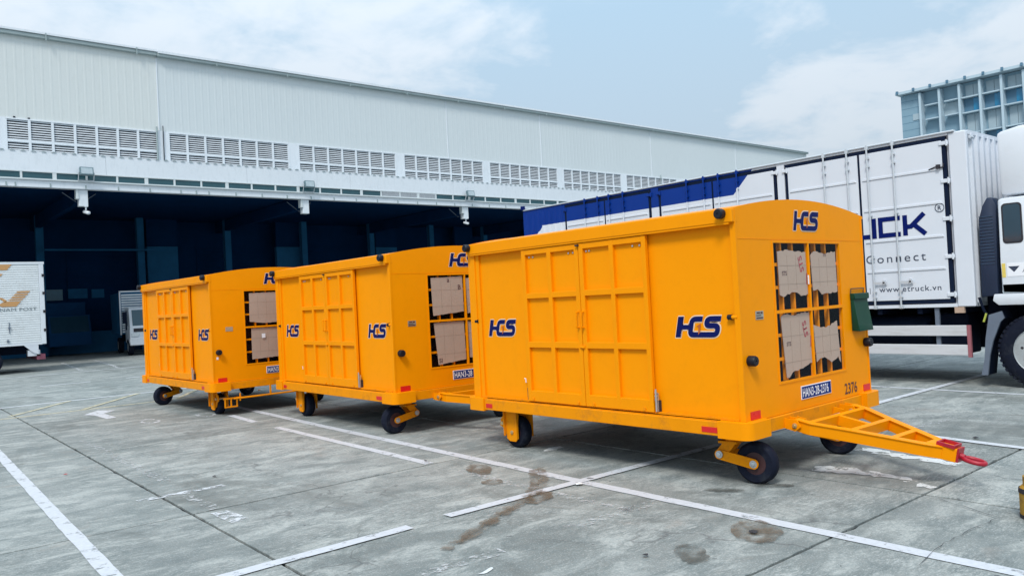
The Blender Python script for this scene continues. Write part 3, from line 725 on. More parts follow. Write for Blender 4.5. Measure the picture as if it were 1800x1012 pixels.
def fixed(root, x, y, gus=1):
    e = bpy.data.objects.new('fixed_wheel', None); COL.objects.link(e); e.parent = root; e.location = (x, y, 0); e.empty_display_size = .1
    m_ = MB()
    for s in (-1, 1):
        m_.prism([(-.105, .412), (.115, .412), (.09, .10), (.045, .075), (-.05, .075), (-.075, .10)], s*.088-.006, s*.088+.006, axis=0)
        m_.box(s*.094-.004, s*.094+.026 if s > 0 else s*.094-.03, -.105, -.095, .11, .412); m_.box(s*.094-.004, s*.094+.026 if s > 0 else s*.094-.03, .098, .108, .13, .412)
    m_.box(-.10, .10, -.11, .12, .392, .411)
    for s in (-.075, .075): m_.prism([(.09*gus, .40), (.20*gus, .30), (.21*gus, .23), (.15*gus, .20), (.10*gus, .12), (.07*gus, .14)], s-.006, s+.006, axis=0)
    m_.done('wheel_bracket', YELD, e)
    b = MB()
    for s in (-1, 1): b.rev([(s*.006, .020), (s*.016, .020), (s*.018, .012), (s*.026, .011)], (s*.088, 0, .172), 'x', 14)
    b.cyl((0, .15*gus, .26), .02, -.11, .11, 'x', 12)
    b.done('axle_bolt', BRASS, e, smooth=True)
    wheel(e, (0, 0, .170), 'x', w=.12)
    return e

def drawbar(root, drop, swing=0, mtx=None):
    """A-frame tow bar hinged under the front beam"""
    e = bpy.data.objects.new('drawbar', None); COL.objects.link(e); e.parent = root; e.empty_display_size = .1
    e.location = (CW/2-.035, -.13, .435)
    e.rotation_euler = (R(drop), 0, swing)
    H = .47; f = MB(); LN = 1.16
    z0, z1 = -.052, .045
    def rail(s):
        pts = [(s*H, .02), (s*H, -.12), (s*(H-.14), -.42), (s*.11, -.96), (s*.052, -1.06)]
        L_, R_ = offset_poly([Vector(p) for p in pts], .052)
        poly = [tuple(p) for p in L_]+[tuple(p) for p in R_[::-1]]
        f.prism(poly, z0, z1-.006, axis=2)
        L_, R_ = offset_poly([Vector(p) for p in pts], .074)
        poly = [tuple(p) for p in L_]+[tuple(p) for p in R_[::-1]]
        f.prism(poly, z1-.006, z1, axis=2)
        f.rev([(-.03, .045), (.03, .045)], (s*H, .02, -.004), 'x', 18)
    rail(-1); rail(1)
    for y, hw in ((-.10, H-.03), (-.42, H-.15), (-.72, .21)):
        f.box(-hw, hw, y-.024, y+.024, z0+.01, z1-.001)
    f.box(-.022, .022, -.40, -.12, z0+.01, z1-.002)
    # solid nose
    f.prism([(-.085, -.94), (.085, -.94), (.06, -1.18), (-.06, -1.18)], z0-.002, z1+.003, axis=2, bev=.003)
    f.done('drawbar_frame', YEL, e)
    h = MB()
    for s in (-1, 1):
        for t_ in (-.045, .045): h.prism([(.125, .03), (-.01, .045), (-.055, .0), (-.01, -.05), (.125, -.05)], s*H+t_-.006, s*H+t_+.006, axis=0)
        h.prism([(.12, .02), (.02, .02), (.12, -.05)], s*H-s*.16-.006, s*H-s*.16+.006, axis=0)
    hg = h.done('hinge_lug', YEL, e)
    b = MB()
    for s in (-1, 1):
        for q in (-1, 1): b.rev([(q*.051, .022), (q*.062, .022), (q*.064, .013), (q*.072, .012)], (s*H, 0, -.004), 'x', 14)
    b.done('hinge_bolt', BRASS, e, smooth=True)
    r_ = MB()
    a, c = (-.075, -1.145), (.055, -1.03)
    for x0, x1, y0, y1 in ((-.075, .065, -1.165, -1.150), (-.075, .065, -1.035, -1.02), (-.075, -.06, -1.15, -1.035), (.05, .065, -1.15, -1.035)): r_.box(x0, x1, y0, y1, z1+.004, z1+.030)
    r_.box(-.052, .052, -1.195, -1.18, z0, z1+.012).tube([(-.0, -1.18, -.005), (0, -1.225, -.012)], .024, 12)
    tr = MB(); m_ = 12; n = 30; rings = []
    for i in range(n):
        a_ = 2*math.pi*i/n; cx, cy = .052*math.cos(a_), -1.30+.085*math.sin(a_)
        nx, ny = math.cos(a_), math.sin(a_)
        rings.append([r_.bm.verts.new((cx+nx*.0155*math.cos(2*math.pi*k/m_), cy+ny*.0155*math.cos(2*math.pi*k/m_), -.015+.017*math.sin(2*math.pi*k/m_))) for k in range(m_)])
    for i in range(n):
        A, B = rings[i], rings[(i+1) % n]
        for k in range(m_): r_.bm.faces.new((A[k], A[(k+1) % m_], B[(k+1) % m_], B[k]))
    r_.done('tow_eye', REDP, e, smooth=True)
    return e

def jag(pts, amp, seg, rr):
    o = []
    for a, b in zip(pts, pts[1:]):
        a, b = Vector(a), Vector(b); k = max(1, int((b-a).length/seg))
        for i in range(k):
            q = a+(b-a)*i/k
            if i: q += Vector((rr.uniform(-.4, .4)*amp, rr.uniform(-1, 1)*amp))
            o.append(q)
    o.append(Vector(pts[-1])); return o
def card(root, tl, tr, br, bl, top=None, bot=None, marks=(), seed=1, amp=.008):
    rr = random.Random(seed)
    tp = jag([tl]+(top or [])+[tr], amp, .03, rr); bt = jag([br]+(bot or [])+[bl], amp, .03, rr)
    rs = jag([tr, br], .003, .06, rr)[1:-1]; ls = jag([bl, tl], .003, .06, rr)[1:-1]
    poly = [(p.x, p.y) for p in tp+rs+bt+ls]
    mb = MB().prism(poly, .0135, .0180, axis=1); bmesh.ops.triangulate(mb.bm, faces=[f for f in mb.bm.faces if len(f.verts) > 4])
    c = mb.done('cardboard_sheet', CARD, root)
    # scored creases
    x0, x1 = min(tl[0], bl[0])+.012, max(tr[0], br[0])-.012; h = tl[1]-bl[1]; cr = MB()
    for f_ in (.33, .76):
        z_ = tl[1]-h*f_; cr.box(x0, x1, .0123, .0134, z_-.0016, z_+.0016)
    for f_ in (.3, .62): 
        xx = x0+(x1-x0)*f_; cr.box(xx-.0012, xx+.0012, .0123, .0134, tl[1]-h*.9, tl[1]-h*.08)
    cr.done('crease', mat_crease, c)
    fr = Frame((0, .0134, 0), (1, 0, 0), lift=.0012)
    for (s, m_, x, z, size, rot) in marks: text('print', s, m_, c, fr, x, z, size, rot=rot, offset=.02)
    return c
mat_crease = mat('cardboard_crease', (.33, .25, .19), .9, var=.1)

def body(root):
    P = []
    # roof sheet
    n = 20; prof_o = []; prof_i = []
    for i in range(n+1):
        x = -.05+(CW+.1)*i/n; z = Zarc(min(max(x, 0), CW)) if 0 <= x <= CW else 2.233
        prof_o.append((x, z)); prof_i.append((x, z-.025))
    P.append(MB().prism(prof_o+prof_i[::-1], .001, CL-.001, axis=1).done('roof', YEL, root, smooth=True))
    P += [MB().box(.046, .048, .05, CL-.05, ZD+.01, 2.1).box(CW-.048, CW-.046, .05, CL-.05, ZD+.01, 2.1).box(.05, CW-.05, .30, .31, ZD+.01, 2.1).box(.05, CW-.05, CL-.31, CL-.30, ZD+.01, 2.1).done('inner_shade_sheet', INSHADE, root)]  # added dark sheets stand in for the shade inside the cart
    before = set(root.children); side_assembly(root); end_assembly(root)
    for o in [c for c in root.children if c not in before]:
        c = copy_tree(o, root); c.matrix_local = rot180() @ o.matrix_local
    chassis(root)

cart_label = ['nearest yellow baggage cart, red tow eye in front and green document holder on its end', 'middle one of the three yellow baggage carts, its tow bar reaching to the nearest cart',
              'rearmost and smallest looking yellow baggage cart at the left, beside the small white truck']
carts = []
for k, (cx, cy, ya) in enumerate(((5.338, 3.610, .0232), (4.978, 8.304, .0010), (4.182, 12.426, .0291))):
    if k == 0:
        root = empty('baggage_cart', (cx, cy, 0), ya); body(root)
    else:
        root = copy_tree(proto_src); root.location = (cx, cy, 0); root.rotation_euler = (0, 0, ya)
    if k == 0: proto_src = root
    carts.append(root); tag(root, cart_label[k], 'baggage cart', 'yellow baggage carts parked in a row')
c0, c1, c2 = carts
ff = Frame((0, 0, 0), (1, 0, 0), lift=.0025)
for k, root in enumerate(carts):
    hcs(root, ff, .888, 2.072, .459, .172)
    pl = MB().box(.862, 1.392, -.006, -.001, .606, .722, bev=.0015).done('number_plate', WHT, root)
    MB().box(.870, 1.384, -.0075, -.006, .613, .715).done('plate_field', DBLUE, pl)
    fp = Frame((0, -.0075, 0), (1, 0, 0), lift=.0012)
    s_ = ['HAN3-28-2376', 'HAN3-28', 'HAN3'][k]
    text('plate_text', s_, WHT, pl, fp, .882, .628, .106, sx=.665, offset=.010, spacing=1.04)
    lb = MB().box(.218, .334, -.004, -.001, 1.333, 1.403).done('data_label', LAB, root)
    if k < 2: MB().box(.226, .326, -.0052, -.004, 1.34, 1.352).box(.226, .300, -.0052, -.004, 1.362, 1.370).box(.235, .28, -.0052, -.004, 1.38, 1.395).box(.29, .32, -.0052, -.004, 1.378, 1.395).done('label_print', NUM, lb)
text('fleet_number', '2376', NUM, c0, ff, 1.656, .560, .140, sx=.90, offset=.012)
# cart 0 extras
card(c0, (.632, 1.890), (1.100, 1.885), (1.108, 1.515), (.640, 1.520), [(.80, 1.905), (.95, 1.89)], [(.99, 1.50), (.90, 1.535), (.76, 1.525), (.70, 1.50)],
     [('STS', CARD2, .69, 1.685, .052, 0), ('STS', CARDR, 1.06, 1.72, .095, R(105)), ('/', CARDR, 1.085, 1.60, .13, R(10))], 3)
card(c0, (1.190, 1.855), (1.648, 1.890), (1.655, 1.520), (1.205, 1.540), [(1.25, 1.89), (1.42, 1.872)], [(1.50, 1.505), (1.36, 1.50), (1.28, 1.55)], [('STS', CARD2, 1.42, 1.845, .035, 0)], 5)
card(c0, (.632, 1.335), (1.105, 1.352), (1.112, .905), (.680, .815), [(.74, 1.355), (.86, 1.335), (.98, 1.355)], [(.95, .87), (.80, .86), (.72, .812)],
     [('STS', CARD2, .70, 1.082, .048, 0), ('STS', CARDR, 1.07, 1.15, .095, R(105)), ('/', CARDR, 1.095, 1.05, .13, R(10))], 8)
card(c0, (1.176, 1.235), (1.610, 1.250), (1.645, .860), (1.200, .900), [(1.30, 1.205), (1.42, 1.20), (1.55, 1.23)], [(1.60, .92), (1.47, .875), (1.34, .935), (1.28, .93)], [], 11)
g = MB().prism([(-.03, 1.475), (-.003, 1.48), (-.003, 1.135), (-.080, 1.130), (-.068, 1.19), (-.035, 1.42)], 1.865, 2.150, axis=0, bev=.004)
gh = g.done('document_holder', GREENP, c0, smooth=True)
MB().box(1.858, 2.157, -.052, -.002, 1.432, 1.490, bev=.006).done('holder_lid', GREENP, gh, smooth=True)
MB().tube([(1.870, -.006, 1.485), (1.870, -.012, 1.535), (2.135, -.012, 1.535), (2.135, -.006, 1.485)], .005).done('wire_frame', GRN, gh)
MB().box(.57, .60, .012, .016, 1.60, 1.68).done('paper_note', WHT, c0).location = (.53, -.013, 0)
# cart 1 and 2 cards
card(c1, (.60, 1.930), (1.095, 1.945), (1.10, 1.480), (.615, 1.445), marks=[('a', CARD2, .85, 1.87, .09, 0), ('B', CARD2, 1.02, 1.77, .09, 0)], seed=21, amp=.003)
card(c1, (.615, 1.355), (1.09, 1.355), (1.10, .850), (.66, .815), [(1.0, 1.36)], marks=[('SI', CARD2, .67, .84, .08, 0)], seed=22, amp=.004)
card(c2, (.632, 1.925), (1.10, 1.935), (1.10, 1.440), (.625, 1.465), [(.75, 1.93)], [(.9, 1.43)], seed=23, amp=.004)
card(c2, (.645, 1.355), (1.10, 1.360), (1.10, .87), (.640, .855), seed=24, amp=.003)
MB().box(.81, .87, -.003, -.001, 1.19, 1.26).done('paper_note', WHT, c2)
card(c2, (1.14, 1.93), (1.65, 1.93), (1.65, 1.45), (1.14, 1.45), seed=25); card(c1, (1.15, 1.92), (1.64, 1.93), (1.65, 1.46), (1.16, 1.45), seed=26)
card(c2, (1.14, 1.35), (1.65, 1.35), (1.65, .86), (1.14, .86), seed=27); card(c1, (1.15, 1.35), (1.64, 1.34), (1.65, .86), (1.16, .87), seed=28)
MB().box(.055, .085, -.004, -.001, .90, .94).done('small_sticker', WHT, c2)
# running gear
caster(c0, .205, .265, R(9)); caster(c0, CW-.58, .27, R(17))
fixed(c0, .165, 2.93); fixed(c0, CW-.165, 2.93)
db0 = drawbar(c0, 10.9, R(-1.6)); db0.scale = (1, .905, 1); db0.location.z = .445
caster(c1, .31, .27, R(-88)); caster(c1, CW-.25, .27, R(-60))
fixed(c1, .165, 2.88); fixed(c1, CW-.165, 2.88)
drawbar(c1, 4)
caster(c2, .30, 2.86, R(-82)); caster(c2, CW-.30, 2.90, R(-70))
fixed(c2, .215, .42, -1); fixed(c2, CW-.215, .42, -1)
db = drawbar(c2, 4); db.location = (CW/2+.035, CL+.13, .435); db.rotation_euler = (R(4), 0, math.pi)
br = MB().cyl((0, -.06, .268), .015, .28, 1.95, 'x', 12).box(.875, .900, -.07, -.05, .27, .44)
for x_ in (1.46, 1.60): br.box(x_-.01, x_+.01, -.075, -.045, .22, .43)
br.done('brake_bar', YELD, c2)
pd = MB()
for x_ in (.155, .25, .345): pd.box(x_-.009, x_+.009, -.02, .0, .135, .29)
pd.box(.146, .354, -.022, .002, .13, .15).box(.13, .42, -.022, .002, .262, .285).tube([(.40, -.01, .22), (.40, -.01, .34)], .012)
pd.done('brake_shoe_frame', YELD, c2)
MB().box(.62, .86, 2.6, 2.85, .33, .40).cyl((.7, 2.7, .37), .045, -.1, .2, 'x', 14).done('brake_actuator', REDP, c0)

# ------------------------------------------------------------------ container truck
TX = 12.30; TY0, TY1, TZ0, TZ1 = 4.385, 14.22, 1.155, 3.735
truck = empty('container_truck', (TX, TY0, 0), label='white and blue box truck with lettered side doors, parked behind the nearest yellow cart', cat='truck')
def blue_mask_paint():
    m = bpy.data.materials.new('white_and_blue_livery'); m.use_nodes = True; t = m.node_tree; b = t.nodes['Principled BSDF']; L = t.links.new; b.inputs['Roughness'].default_value = .38; b.inputs['Specular IOR Level'].default_value = .2
    g = t.nodes.new('ShaderNodeTexCoord'); s = t.nodes.new('ShaderNodeSeparateXYZ'); L(g.outputs['Object'], s.inputs[0])
    def mm(op, a, c=0.0):
        n = t.nodes.new('ShaderNodeMath'); n.operation = op
        for i, v in ((0, a), (1, c)):
            if isinstance(v, (int, float)): n.inputs[i].default_value = v
            else: L(v, n.inputs[i])
        return n.outputs[0]
    y, z = mm('ADD', s.outputs[1], TY0), s.outputs[2]
    right = mm('GREATER_THAN', mm('ADD', y, z), 11.60)           # diagonal on the right
    low = mm('GREATER_THAN', z, 3.295)
    a = mm('MULTIPLY', right, low)
    bb = mm('GREATER_THAN', mm('ADD', y, z), 16.82)
    f = mm('MAXIMUM', a, bb)
    n = t.nodes.new('ShaderNodeTexNoise'); n.inputs['Scale'].default_value = 2; n.inputs['Detail'].default_value = 8; L(g.outputs['Object'], n.inputs['Vector'])
    def mix(f_, a_, c_):
        q = t.nodes.new('ShaderNodeMix'); q.data_type = 'RGBA'
        for i, v in ((0, f_), (6, a_), (7, c_)):
            if isinstance(v, (tuple, float)): q.inputs[i].default_value = v
            else: L(v, q.inputs[i])
        return q.outputs[2]
    w = mix(n.outputs[0], (.60, .64, .70, 1), (.68, .72, .78, 1)); bl = mix(n.outputs[0], (.001, .028, .21, 1), (.002, .034, .25, 1))
    L(mix(f, w, bl), b.inputs['Base Color']); return m
LIV = blue_mask_paint()
D = Vector((-TX, -TY0, 0))
def tb(name, m, parent, *a, bev=0, **k):
    x0, x1, y0, y1, z0, z1 = a
    return MB().box(x0-TX, x1-TX, y0-TY0, y1-TY0, z0, z1, bev=bev).done(name, m, parent, **k)
W2 = TX+2.45
tb('box_body', LIV, truck, TX+.05, W2, TY0+.03, TY1-.01, TZ0+.02, TZ1-.02)
tb('corner_post', LIV, truck, TX, TX+.09, TY0, 4.625, TZ0, TZ1-.03, bev=.012)
tb('corner_post', LIV, truck, W2-.09, W2, TY0-.001, 4.625, TZ0, TZ1-.03, bev=.012)
MB().box(.0, .04, 12.78-TY0, 14.22-TY0, TZ0, TZ1-.03).done('side_wall', LIV, truck)
cg = MB(); y = 12.88
while y < 14.12: cg.prism([(y-TY0, 0), (y+.025-TY0, -.028), (y+.075-TY0, -.028), (y+.10-TY0, 0)], TZ0+.1, TZ1-.12, axis=2, mtx=Matrix(((0, 1, 0, 0), (1, 0, 0, 0), (0, 0, 1, 0), (0, 0, 0, 1)))); y += .19
cg.done('corrugation', LIV, truck)
for y0, y1 in ((7.275, 7.415), (10.055, 10.245), (12.775, 12.80)): tb('door_post', LIV, truck, TX-.004, TX+.06, y0, y1, TZ0, TZ1-.03)
fz = MB().box(-.002, .05, 4.625-TY0, 12.79-TY0, TZ0, 1.205).box(-.002, .05, 4.625-TY0, 12.79-TY0, 3.675, TZ1-.03); fz.done('side_frame', LIV, truck)
# front wall corrugation
fc = MB(); x = .16
while x < 2.3:
    fc.prism([(x, .03), (x+.03, -.012), (x+.10, -.012), (x+.13, .03)], TZ0+.05, TZ1-.06, axis=2); x += .22
fc.box(.09, 2.36, .0, .035, TZ1-.08, TZ1-.02).box(.09, 2.36, .0, .035, TZ0, TZ0+.06)
fc.done('front_wall_ribs', WTRK2, truck)
MB().box(.10, .16, -.03, .0, TZ1-.16, TZ1-.10).cyl((.13, -.03, TZ1-.13), .02, -.05, .06, 'x', 12).done('marker_lamp', GALV, truck)
MB().box(-.03, .06, 4.53-TY0, 14.2-TY0, TZ1-.028, TZ1, bev=.008).done('top_rail', GALV, truck)
cap = MB().box(-.05, .02, 14.16-TY0, 14.25-TY0, TZ1, TZ1+.09).done('rear_corner_bracket', TXTB, truck)
# doors
Z0, Z1 = 1.215, 3.665
ribz = [3.215, 2.722, 2.228, 1.752]
for (a, b, c) in ((4.66, 5.965, 7.262), (7.428, 8.758, 10.045), (10.255, 11.525, 12.765)):
    for y0, y1, hs in ((a, b, 0), (b, c, 1)):
        s = tb('door_seal', SEAL, truck, TX-.003, TX+.05, y0, y1, Z0, Z1)
        g0, g1 = (.055, .018) if hs == 0 else (.018, .055)
        d = tb('side_door', LIV, truck, TX-.016, TX-.003, y0+g0, y1-g1, Z0+.06, Z1-.055, bev=.004)
        r_ = MB()
        for z_ in ribz: r_.prism([(y0+g0+.03-TY0, z_-.035), (y1-g1-.03-TY0, z_-.035), (y1-g1-.05-TY0, z_), (y0+g0+.05-TY0, z_)], -.030, -.0155, axis=0, bev=.004)
        r_.done('door_rib', LIV, d)
        hy = y0+.012 if hs == 0 else y1-.012
        for z_ in (3.565, 3.01, 2.455, 1.90, 1.34):
            h = MB(); q = -1 if hs == 0 else 1
            h.box(-.032, -.003, hy-TY0-.055, hy-TY0+.075 if hs == 0 else hy-TY0+.055, z_-.028, z_+.028, bev=.005).cyl((-.03, hy-TY0-.035*1, z_), .013, -.045, .045, 'z', 10)
            h.done('hinge', LIV, d)
        bars = (b-.555, b-.155) if hs == 0 else (b+.175, b+.57)
        for by in bars:
            rod = MB().cyl((-.048, by-TY0, 0), .0145, Z0-.05, TZ1-.0, 'z', 10)
            for z_ in (3.53, 3.40, 2.62, 1.96, 1.42, 1.33): rod.box(-.060, -.016, by-TY0-.028, by-TY0+.028, z_-.012, z_+.012)
            for z_ in (Z0-.04, TZ1-.045): rod.box(-.056, -.0, by-TY0-.024, by-TY0+.024, z_-.025, z_+.025)
            rod.done('lock_rod', LIV if y0 > 7.3 else GALV, d, smooth=True)
            hd = MB().box(-.060, -.045, by-.20-TY0 if hs == 0 else by-TY0, by-TY0 if hs == 0 else by+.20-TY0, 1.545, 1.570).box(-.06, -.016, by-.17-TY0 if hs == 0 else by+.14-TY0, by-.14-TY0 if hs == 0 else by+.17-TY0, 1.53, 1.60)
            hd.done('lock_handle', GALV, d)
ft = Frame((-.016, 0, 0), (0, -1, 0), lift=.003)
lt = empty('x', (0, 0, 0)); bpy.data.objects.remove(lt)
def ly(y): return -(y-TY0)
mb = MB(); zb_, h_ = 2.262, .312; t_ = .070
LD = [0]
def let(pts, sc=1):
    LD[0] += .0007; ribbon(mb, ft, [Vector(p) for p in pts], t_, LD[0])
yK, yC, yU = ly(5.325), ly(5.70), ly(6.10)
let([(yK+.03, zb_), (yK+.03, zb_+h_)]); let([(yK+.05, zb_+h_*.42), (yK+.115, zb_+h_*.42), (yK+.315, zb_+h_)]); let([(yK+.14, zb_+h_*.56), (yK+.325, zb_)])
for dy, nm in ((0, 'C'),): let([(yC+.335, zb_+h_-.031), (yC+.031, zb_+h_-.031), (yC+.031, zb_+.031), (yC+.335, zb_+.031)])
let([(yU+.031, zb_+h_), (yU+.031, zb_+.031), (yU+.33, zb_+.031), (yU+.33, zb_+h_)])
mb.done('lettering', TXTB, truck, recalc=False)
text('lettering', 'Connect', TXTD, truck, ft, ly(5.925), 1.868, .185, sx=1.14, spacing=1.28, offset=-.002, d=.001)
text('lettering', '|', TXTD, truck, ft, ly(5.895), 1.415, .10, d=.001)
text('lettering', 'www.etruck.vn', TXTD, truck, ft, ly(5.745), 1.412, .118, sx=1.13, spacing=1.13, offset=.002, d=.001)
rg = MB(); k = 28; cy_, cz_ = ly(4.785), 2.628
ribbon(rg, ft, [Vector((cy_+.062*math.cos(2*math.pi*i/k), cz_+.062*math.sin(2*math.pi*i/k))) for i in range(k+1)], .010, .004)
rg.done('lettering', TXTD, truck, recalc=False)
text('lettering', 'R', TXTD, truck, ft, cy_, cz_-.033, .092, center=True, d=.004, offset=.008)
MB().box(-.06, -.016, 4.74-TY0, 4.79-TY0, 3.20, 3.26).tube([(-.03, 4.90-TY0, 3.205), (-.04, 4.80-TY0, 3.23), (-.03, 4.70-TY0, 3.21), (-.03, 4.695-TY0, 3.27)], .010).done('door_hold_back', BLK, truck)
# undercarriage
tb('chassis_rail', DARK, truck, TX+.75, TX+.85, 2.2, 14.0, .86, 1.12); tb('chassis_rail', DARK, truck, TX+1.6, TX+1.7, 2.2, 14.0, .86, 1.12)
cm = MB()
for i in range(16): cm.box(.05, 2.4, .15+i*.61, .22+i*.61, 1.06, TZ0+.02)
cm.done('cross_bearers', DARK, truck)
MB().rev([(0, .25), (.03, .28), (1.5, .28), (1.53, .25)], (.42, .75, .74), 'y', 24).done('fuel_tank', DARK, truck, smooth=True)
MB().box(.22, .70, 2.6, 3.6, .50, 1.05, bev=.02).box(.25, .7, .2, .62, .45, 1.05, bev=.02).done('tool_box', DARK, truck)
MB().box(1.75, 2.25, .5, 3.2, .42, 1.0, bev=.03).done('air_tank', DARK, truck)
for z0, z1 in ((.73, .885), (.445, .60)): tb('side_guard_rail', ALU, truck, TX-.01, TX+.03, 4.52, 9.2, z0, z1, bev=.006)
tb('side_guard_end', mat('faded_red_tape', (.30, .10, .12), .6, var=.2, scale=20), truck, TX-.012, TX+.032, 4.470, 4.518, .42, .886)
gs = MB()
for y_ in (4.90, 6.4, 7.9): gs.box(.03, .07, y_-TY0, y_+.06-TY0, .44, 1.15)
gs.done('guard_bracket', GREYM, truck)
tb('wood_block', WOOD, truck, TX+.0, TX+.08, 4.54, 4.67, 1.065, 1.152)
def truck_wheel(root, x, y, r=.52, w=.30, s=1, rimr=.31):
    e = bpy.data.objects.new('wheel', None); COL.objects.link(e); e.parent = root; e.location = (x, y, r)
    MB().rev([(0, rimr), (-.01*s, rimr+.03), (-.0*s, r-.06), (.03*s, r-.015), (.06*s, r), ((w-.06)*s, r), ((w-.03)*s, r-.015), (w*s, r-.06), (w*s, rimr)], (0, 0, 0), 'x', 48, True).done('tyre', RUB, e, smooth=True)
    tr_ = MB()
    for i in range(44):
        a = 2*math.pi*i/44; c_, s_ = math.cos(a), math.sin(a)
        M_ = Matrix.Rotation(a, 4, 'X')
        tr_.box(.012*s, .055*s, -.022, .022, r-.035, r-.002, mtx=M_)
    tr_.done('tread_blocks', RUB, e, kind='stuff')
    rim = MB().rev([(.0, rimr+.012), (-.012*s, rimr+.006), (.02*s, rimr-.02), (.045*s, rimr-.07), (.03*s, rimr-.15), (.0, .11), (-.05*s, .10), (-.055*s, .04)], (0, 0, 0), 'x', 40).done('rim', mat_rim, e, smooth=True)
    nu = MB()
    for i in range(8):
        a = 2*math.pi*i/8+.2; nu.rev([(.04*s, .020), (.0*s, .020), (-.004*s, .012)], (0, .215*math.cos(a), .215*math.sin(a)), 'x', 10)
    nu.done('wheel_nut', BLK, rim, smooth=True); return e
mat_rim = mat('silver_rim', (.42, .46, .48), .45, .3, var=.15, scale=6, dirt=(.2, .2, .2), dirt_amt=.4)
for y_ in (3.63, 10.6, 11.9):
    truck_wheel(truck, .03, y_-TY0); truck_wheel(truck, 2.42, y_-TY0, s=-1)
fl = [(4.36, .17), (4.31, .40), (4.28, .70), (4.22, 1.03), (4.06, 1.08), (4.03, .98), (4.08, .93), (4.19, .65), (4.24, .45), (4.28, .17)]
MB().prism([(y-TY0, z) for y, z in fl], -.005, .035, axis=0).done('mud_flap', GREYM, truck)
MB().prism([(y-TY0, z) for y, z in fl], .0355, .34, axis=0).done('wheel_arch', DARK, truck)
# cab, mostly beyond the frame
cab = [(4.04, 1.32), (4.03, 1.75), (4.03, 2.64), (3.98, 2.66), (2.25, 2.66), (1.95, 2.2), (1.82, 1.6), (1.82, .9), (3.0, .9), (3.0, 1.32)]
MB().prism([(y-TY0, z) for y, z in cab], .0, 2.38, axis=0, bev=.035).done('cab', WTRK, truck, smooth=True)
MB().prism([(4.015-TY0, 2.70), (4.03-TY0, 3.60), (3.7-TY0, 3.66), (2.9-TY0, 3.3), (2.3-TY0, 2.72)], .10, 2.28, axis=0, bev=.05).done('roof_fairing', WTRK, truck, smooth=True)
MB().prism([(4.13-TY0, 1.32), (4.15-TY0, 1.23), (4.08-TY0, 1.165), (3.1-TY0, 1.165), (3.02-TY0, 1.32)], -.03, .5, axis=0, bev=.01).done('wheel_arch_trim', WTRK, truck, smooth=True)
def rrect(y0, y1, z0, z1, r=.04, n=4):
    o = []
    for cx, cz, a0 in ((y1-r, z0+r, -90), (y1-r, z1-r, 0), (y0+r, z1-r, 90), (y0+r, z0+r, 180)):
        for i in range(n+1):
            a = R(a0+90*i/n); o.append((cx+r*math.cos(a), cz+r*math.sin(a)))
    return o
MB().prism([(y-TY0, z) for y, z in rrect(3.735, 3.985, 2.02, 2.58, .05)], -.006, .01, axis=0).done('window_seal', BLK, truck)
MB().prism([(y-TY0, z) for y, z in rrect(3.755, 3.965, 2.04, 2.56, .045)], -.010, .0, axis=0).done('cab_window', GLS, truck)
MB().prism([(y-TY0, z) for y, z in rrect(2.45, 3.45, 1.85, 2.56, .08)], -.006, .01, axis=0).done('door_window', GLS, truck)
MB().box(.12, 2.26, 1.90-TY0, 1.93-TY0, 1.75, 2.45).done('windscreen', GLS, truck)
MB().box(-.02, 2.4, 1.70-TY0, 1.9-TY0, .40, .92, bev=.04).done('bumper', WTRK, truck)
MB().box(.0, .02, 3.16-TY0, 4.02-TY0, 1.33, 1.45).done('grey_sill', mat('grey_sill_paint', (.30, .35, .38), .5), truck)
MB().box(-.004, .0, 3.975-TY0, 4.080-TY0-.06, 1.55, 1.745).done('sticker', STK, truck)
stw = MB().box(-.004, .0, 3.55-TY0, 3.955-TY0, 1.56, 1.745).done('sticker', WHT, truck)
fs = Frame((-.004, 0, 0), (0, -1, 0), lift=.002)
tm = MB(); fpoly(tm, fs, [(ly(3.94), 1.70), (ly(3.87), 1.62), (ly(3.80), 1.70)]); tm.done('sticker_mark', TXTD, stw, recalc=False)
text('sticker_text', 'JA', TXTD, stw, fs, ly(3.77), 1.63, .07, shear=.3, offset=.01)
sk = [(.16, .0, 1.28), (.16, .0, 2.30)]
s_ = MB(); s_.prism([(4.12-TY0, 1.30), (4.34-TY0, 1.28), (4.32-TY0, 2.40), (4.26-TY0, 2.58), (4.20-TY0, 2.70), (4.13-TY0, 2.70), (4.08-TY0, 2.58)], .10, .34, axis=0, bev=.02)
sn = s_.done('air_intake', mat('dark_blue_plastic', (.010, .022, .055), .5, var=.2), truck, smooth=True)
rb = MB()
for i in range(16): rb.box(.092, .35, 4.13-TY0, 4.31-TY0, 1.75+i*.045, 1.765+i*.045)
rb.done('intake_rib', mat_rib := mat('intake_rib_plastic', (.02, .045, .09), .5), sn)
MB().tube([(.05, 4.35-TY0, 1.28), (.05, 4.30-TY0, 1.10), (.05, 4.24-TY0, .98), (.05, 4.24-TY0, .9)], .02).done('air_hose', DARK, truck)
MB().tube([(.02, 4.26-TY0, 1.05), (.02, 4.30-TY0, .93)], .014).done('hose_coupling', mat('lime_plastic', (.45, .50, .08), .5), truck)
MB().box(.4, 2.0, 4.1-TY0, 4.36-TY0, .55, 1.5).done('gearbox', DARK, truck)

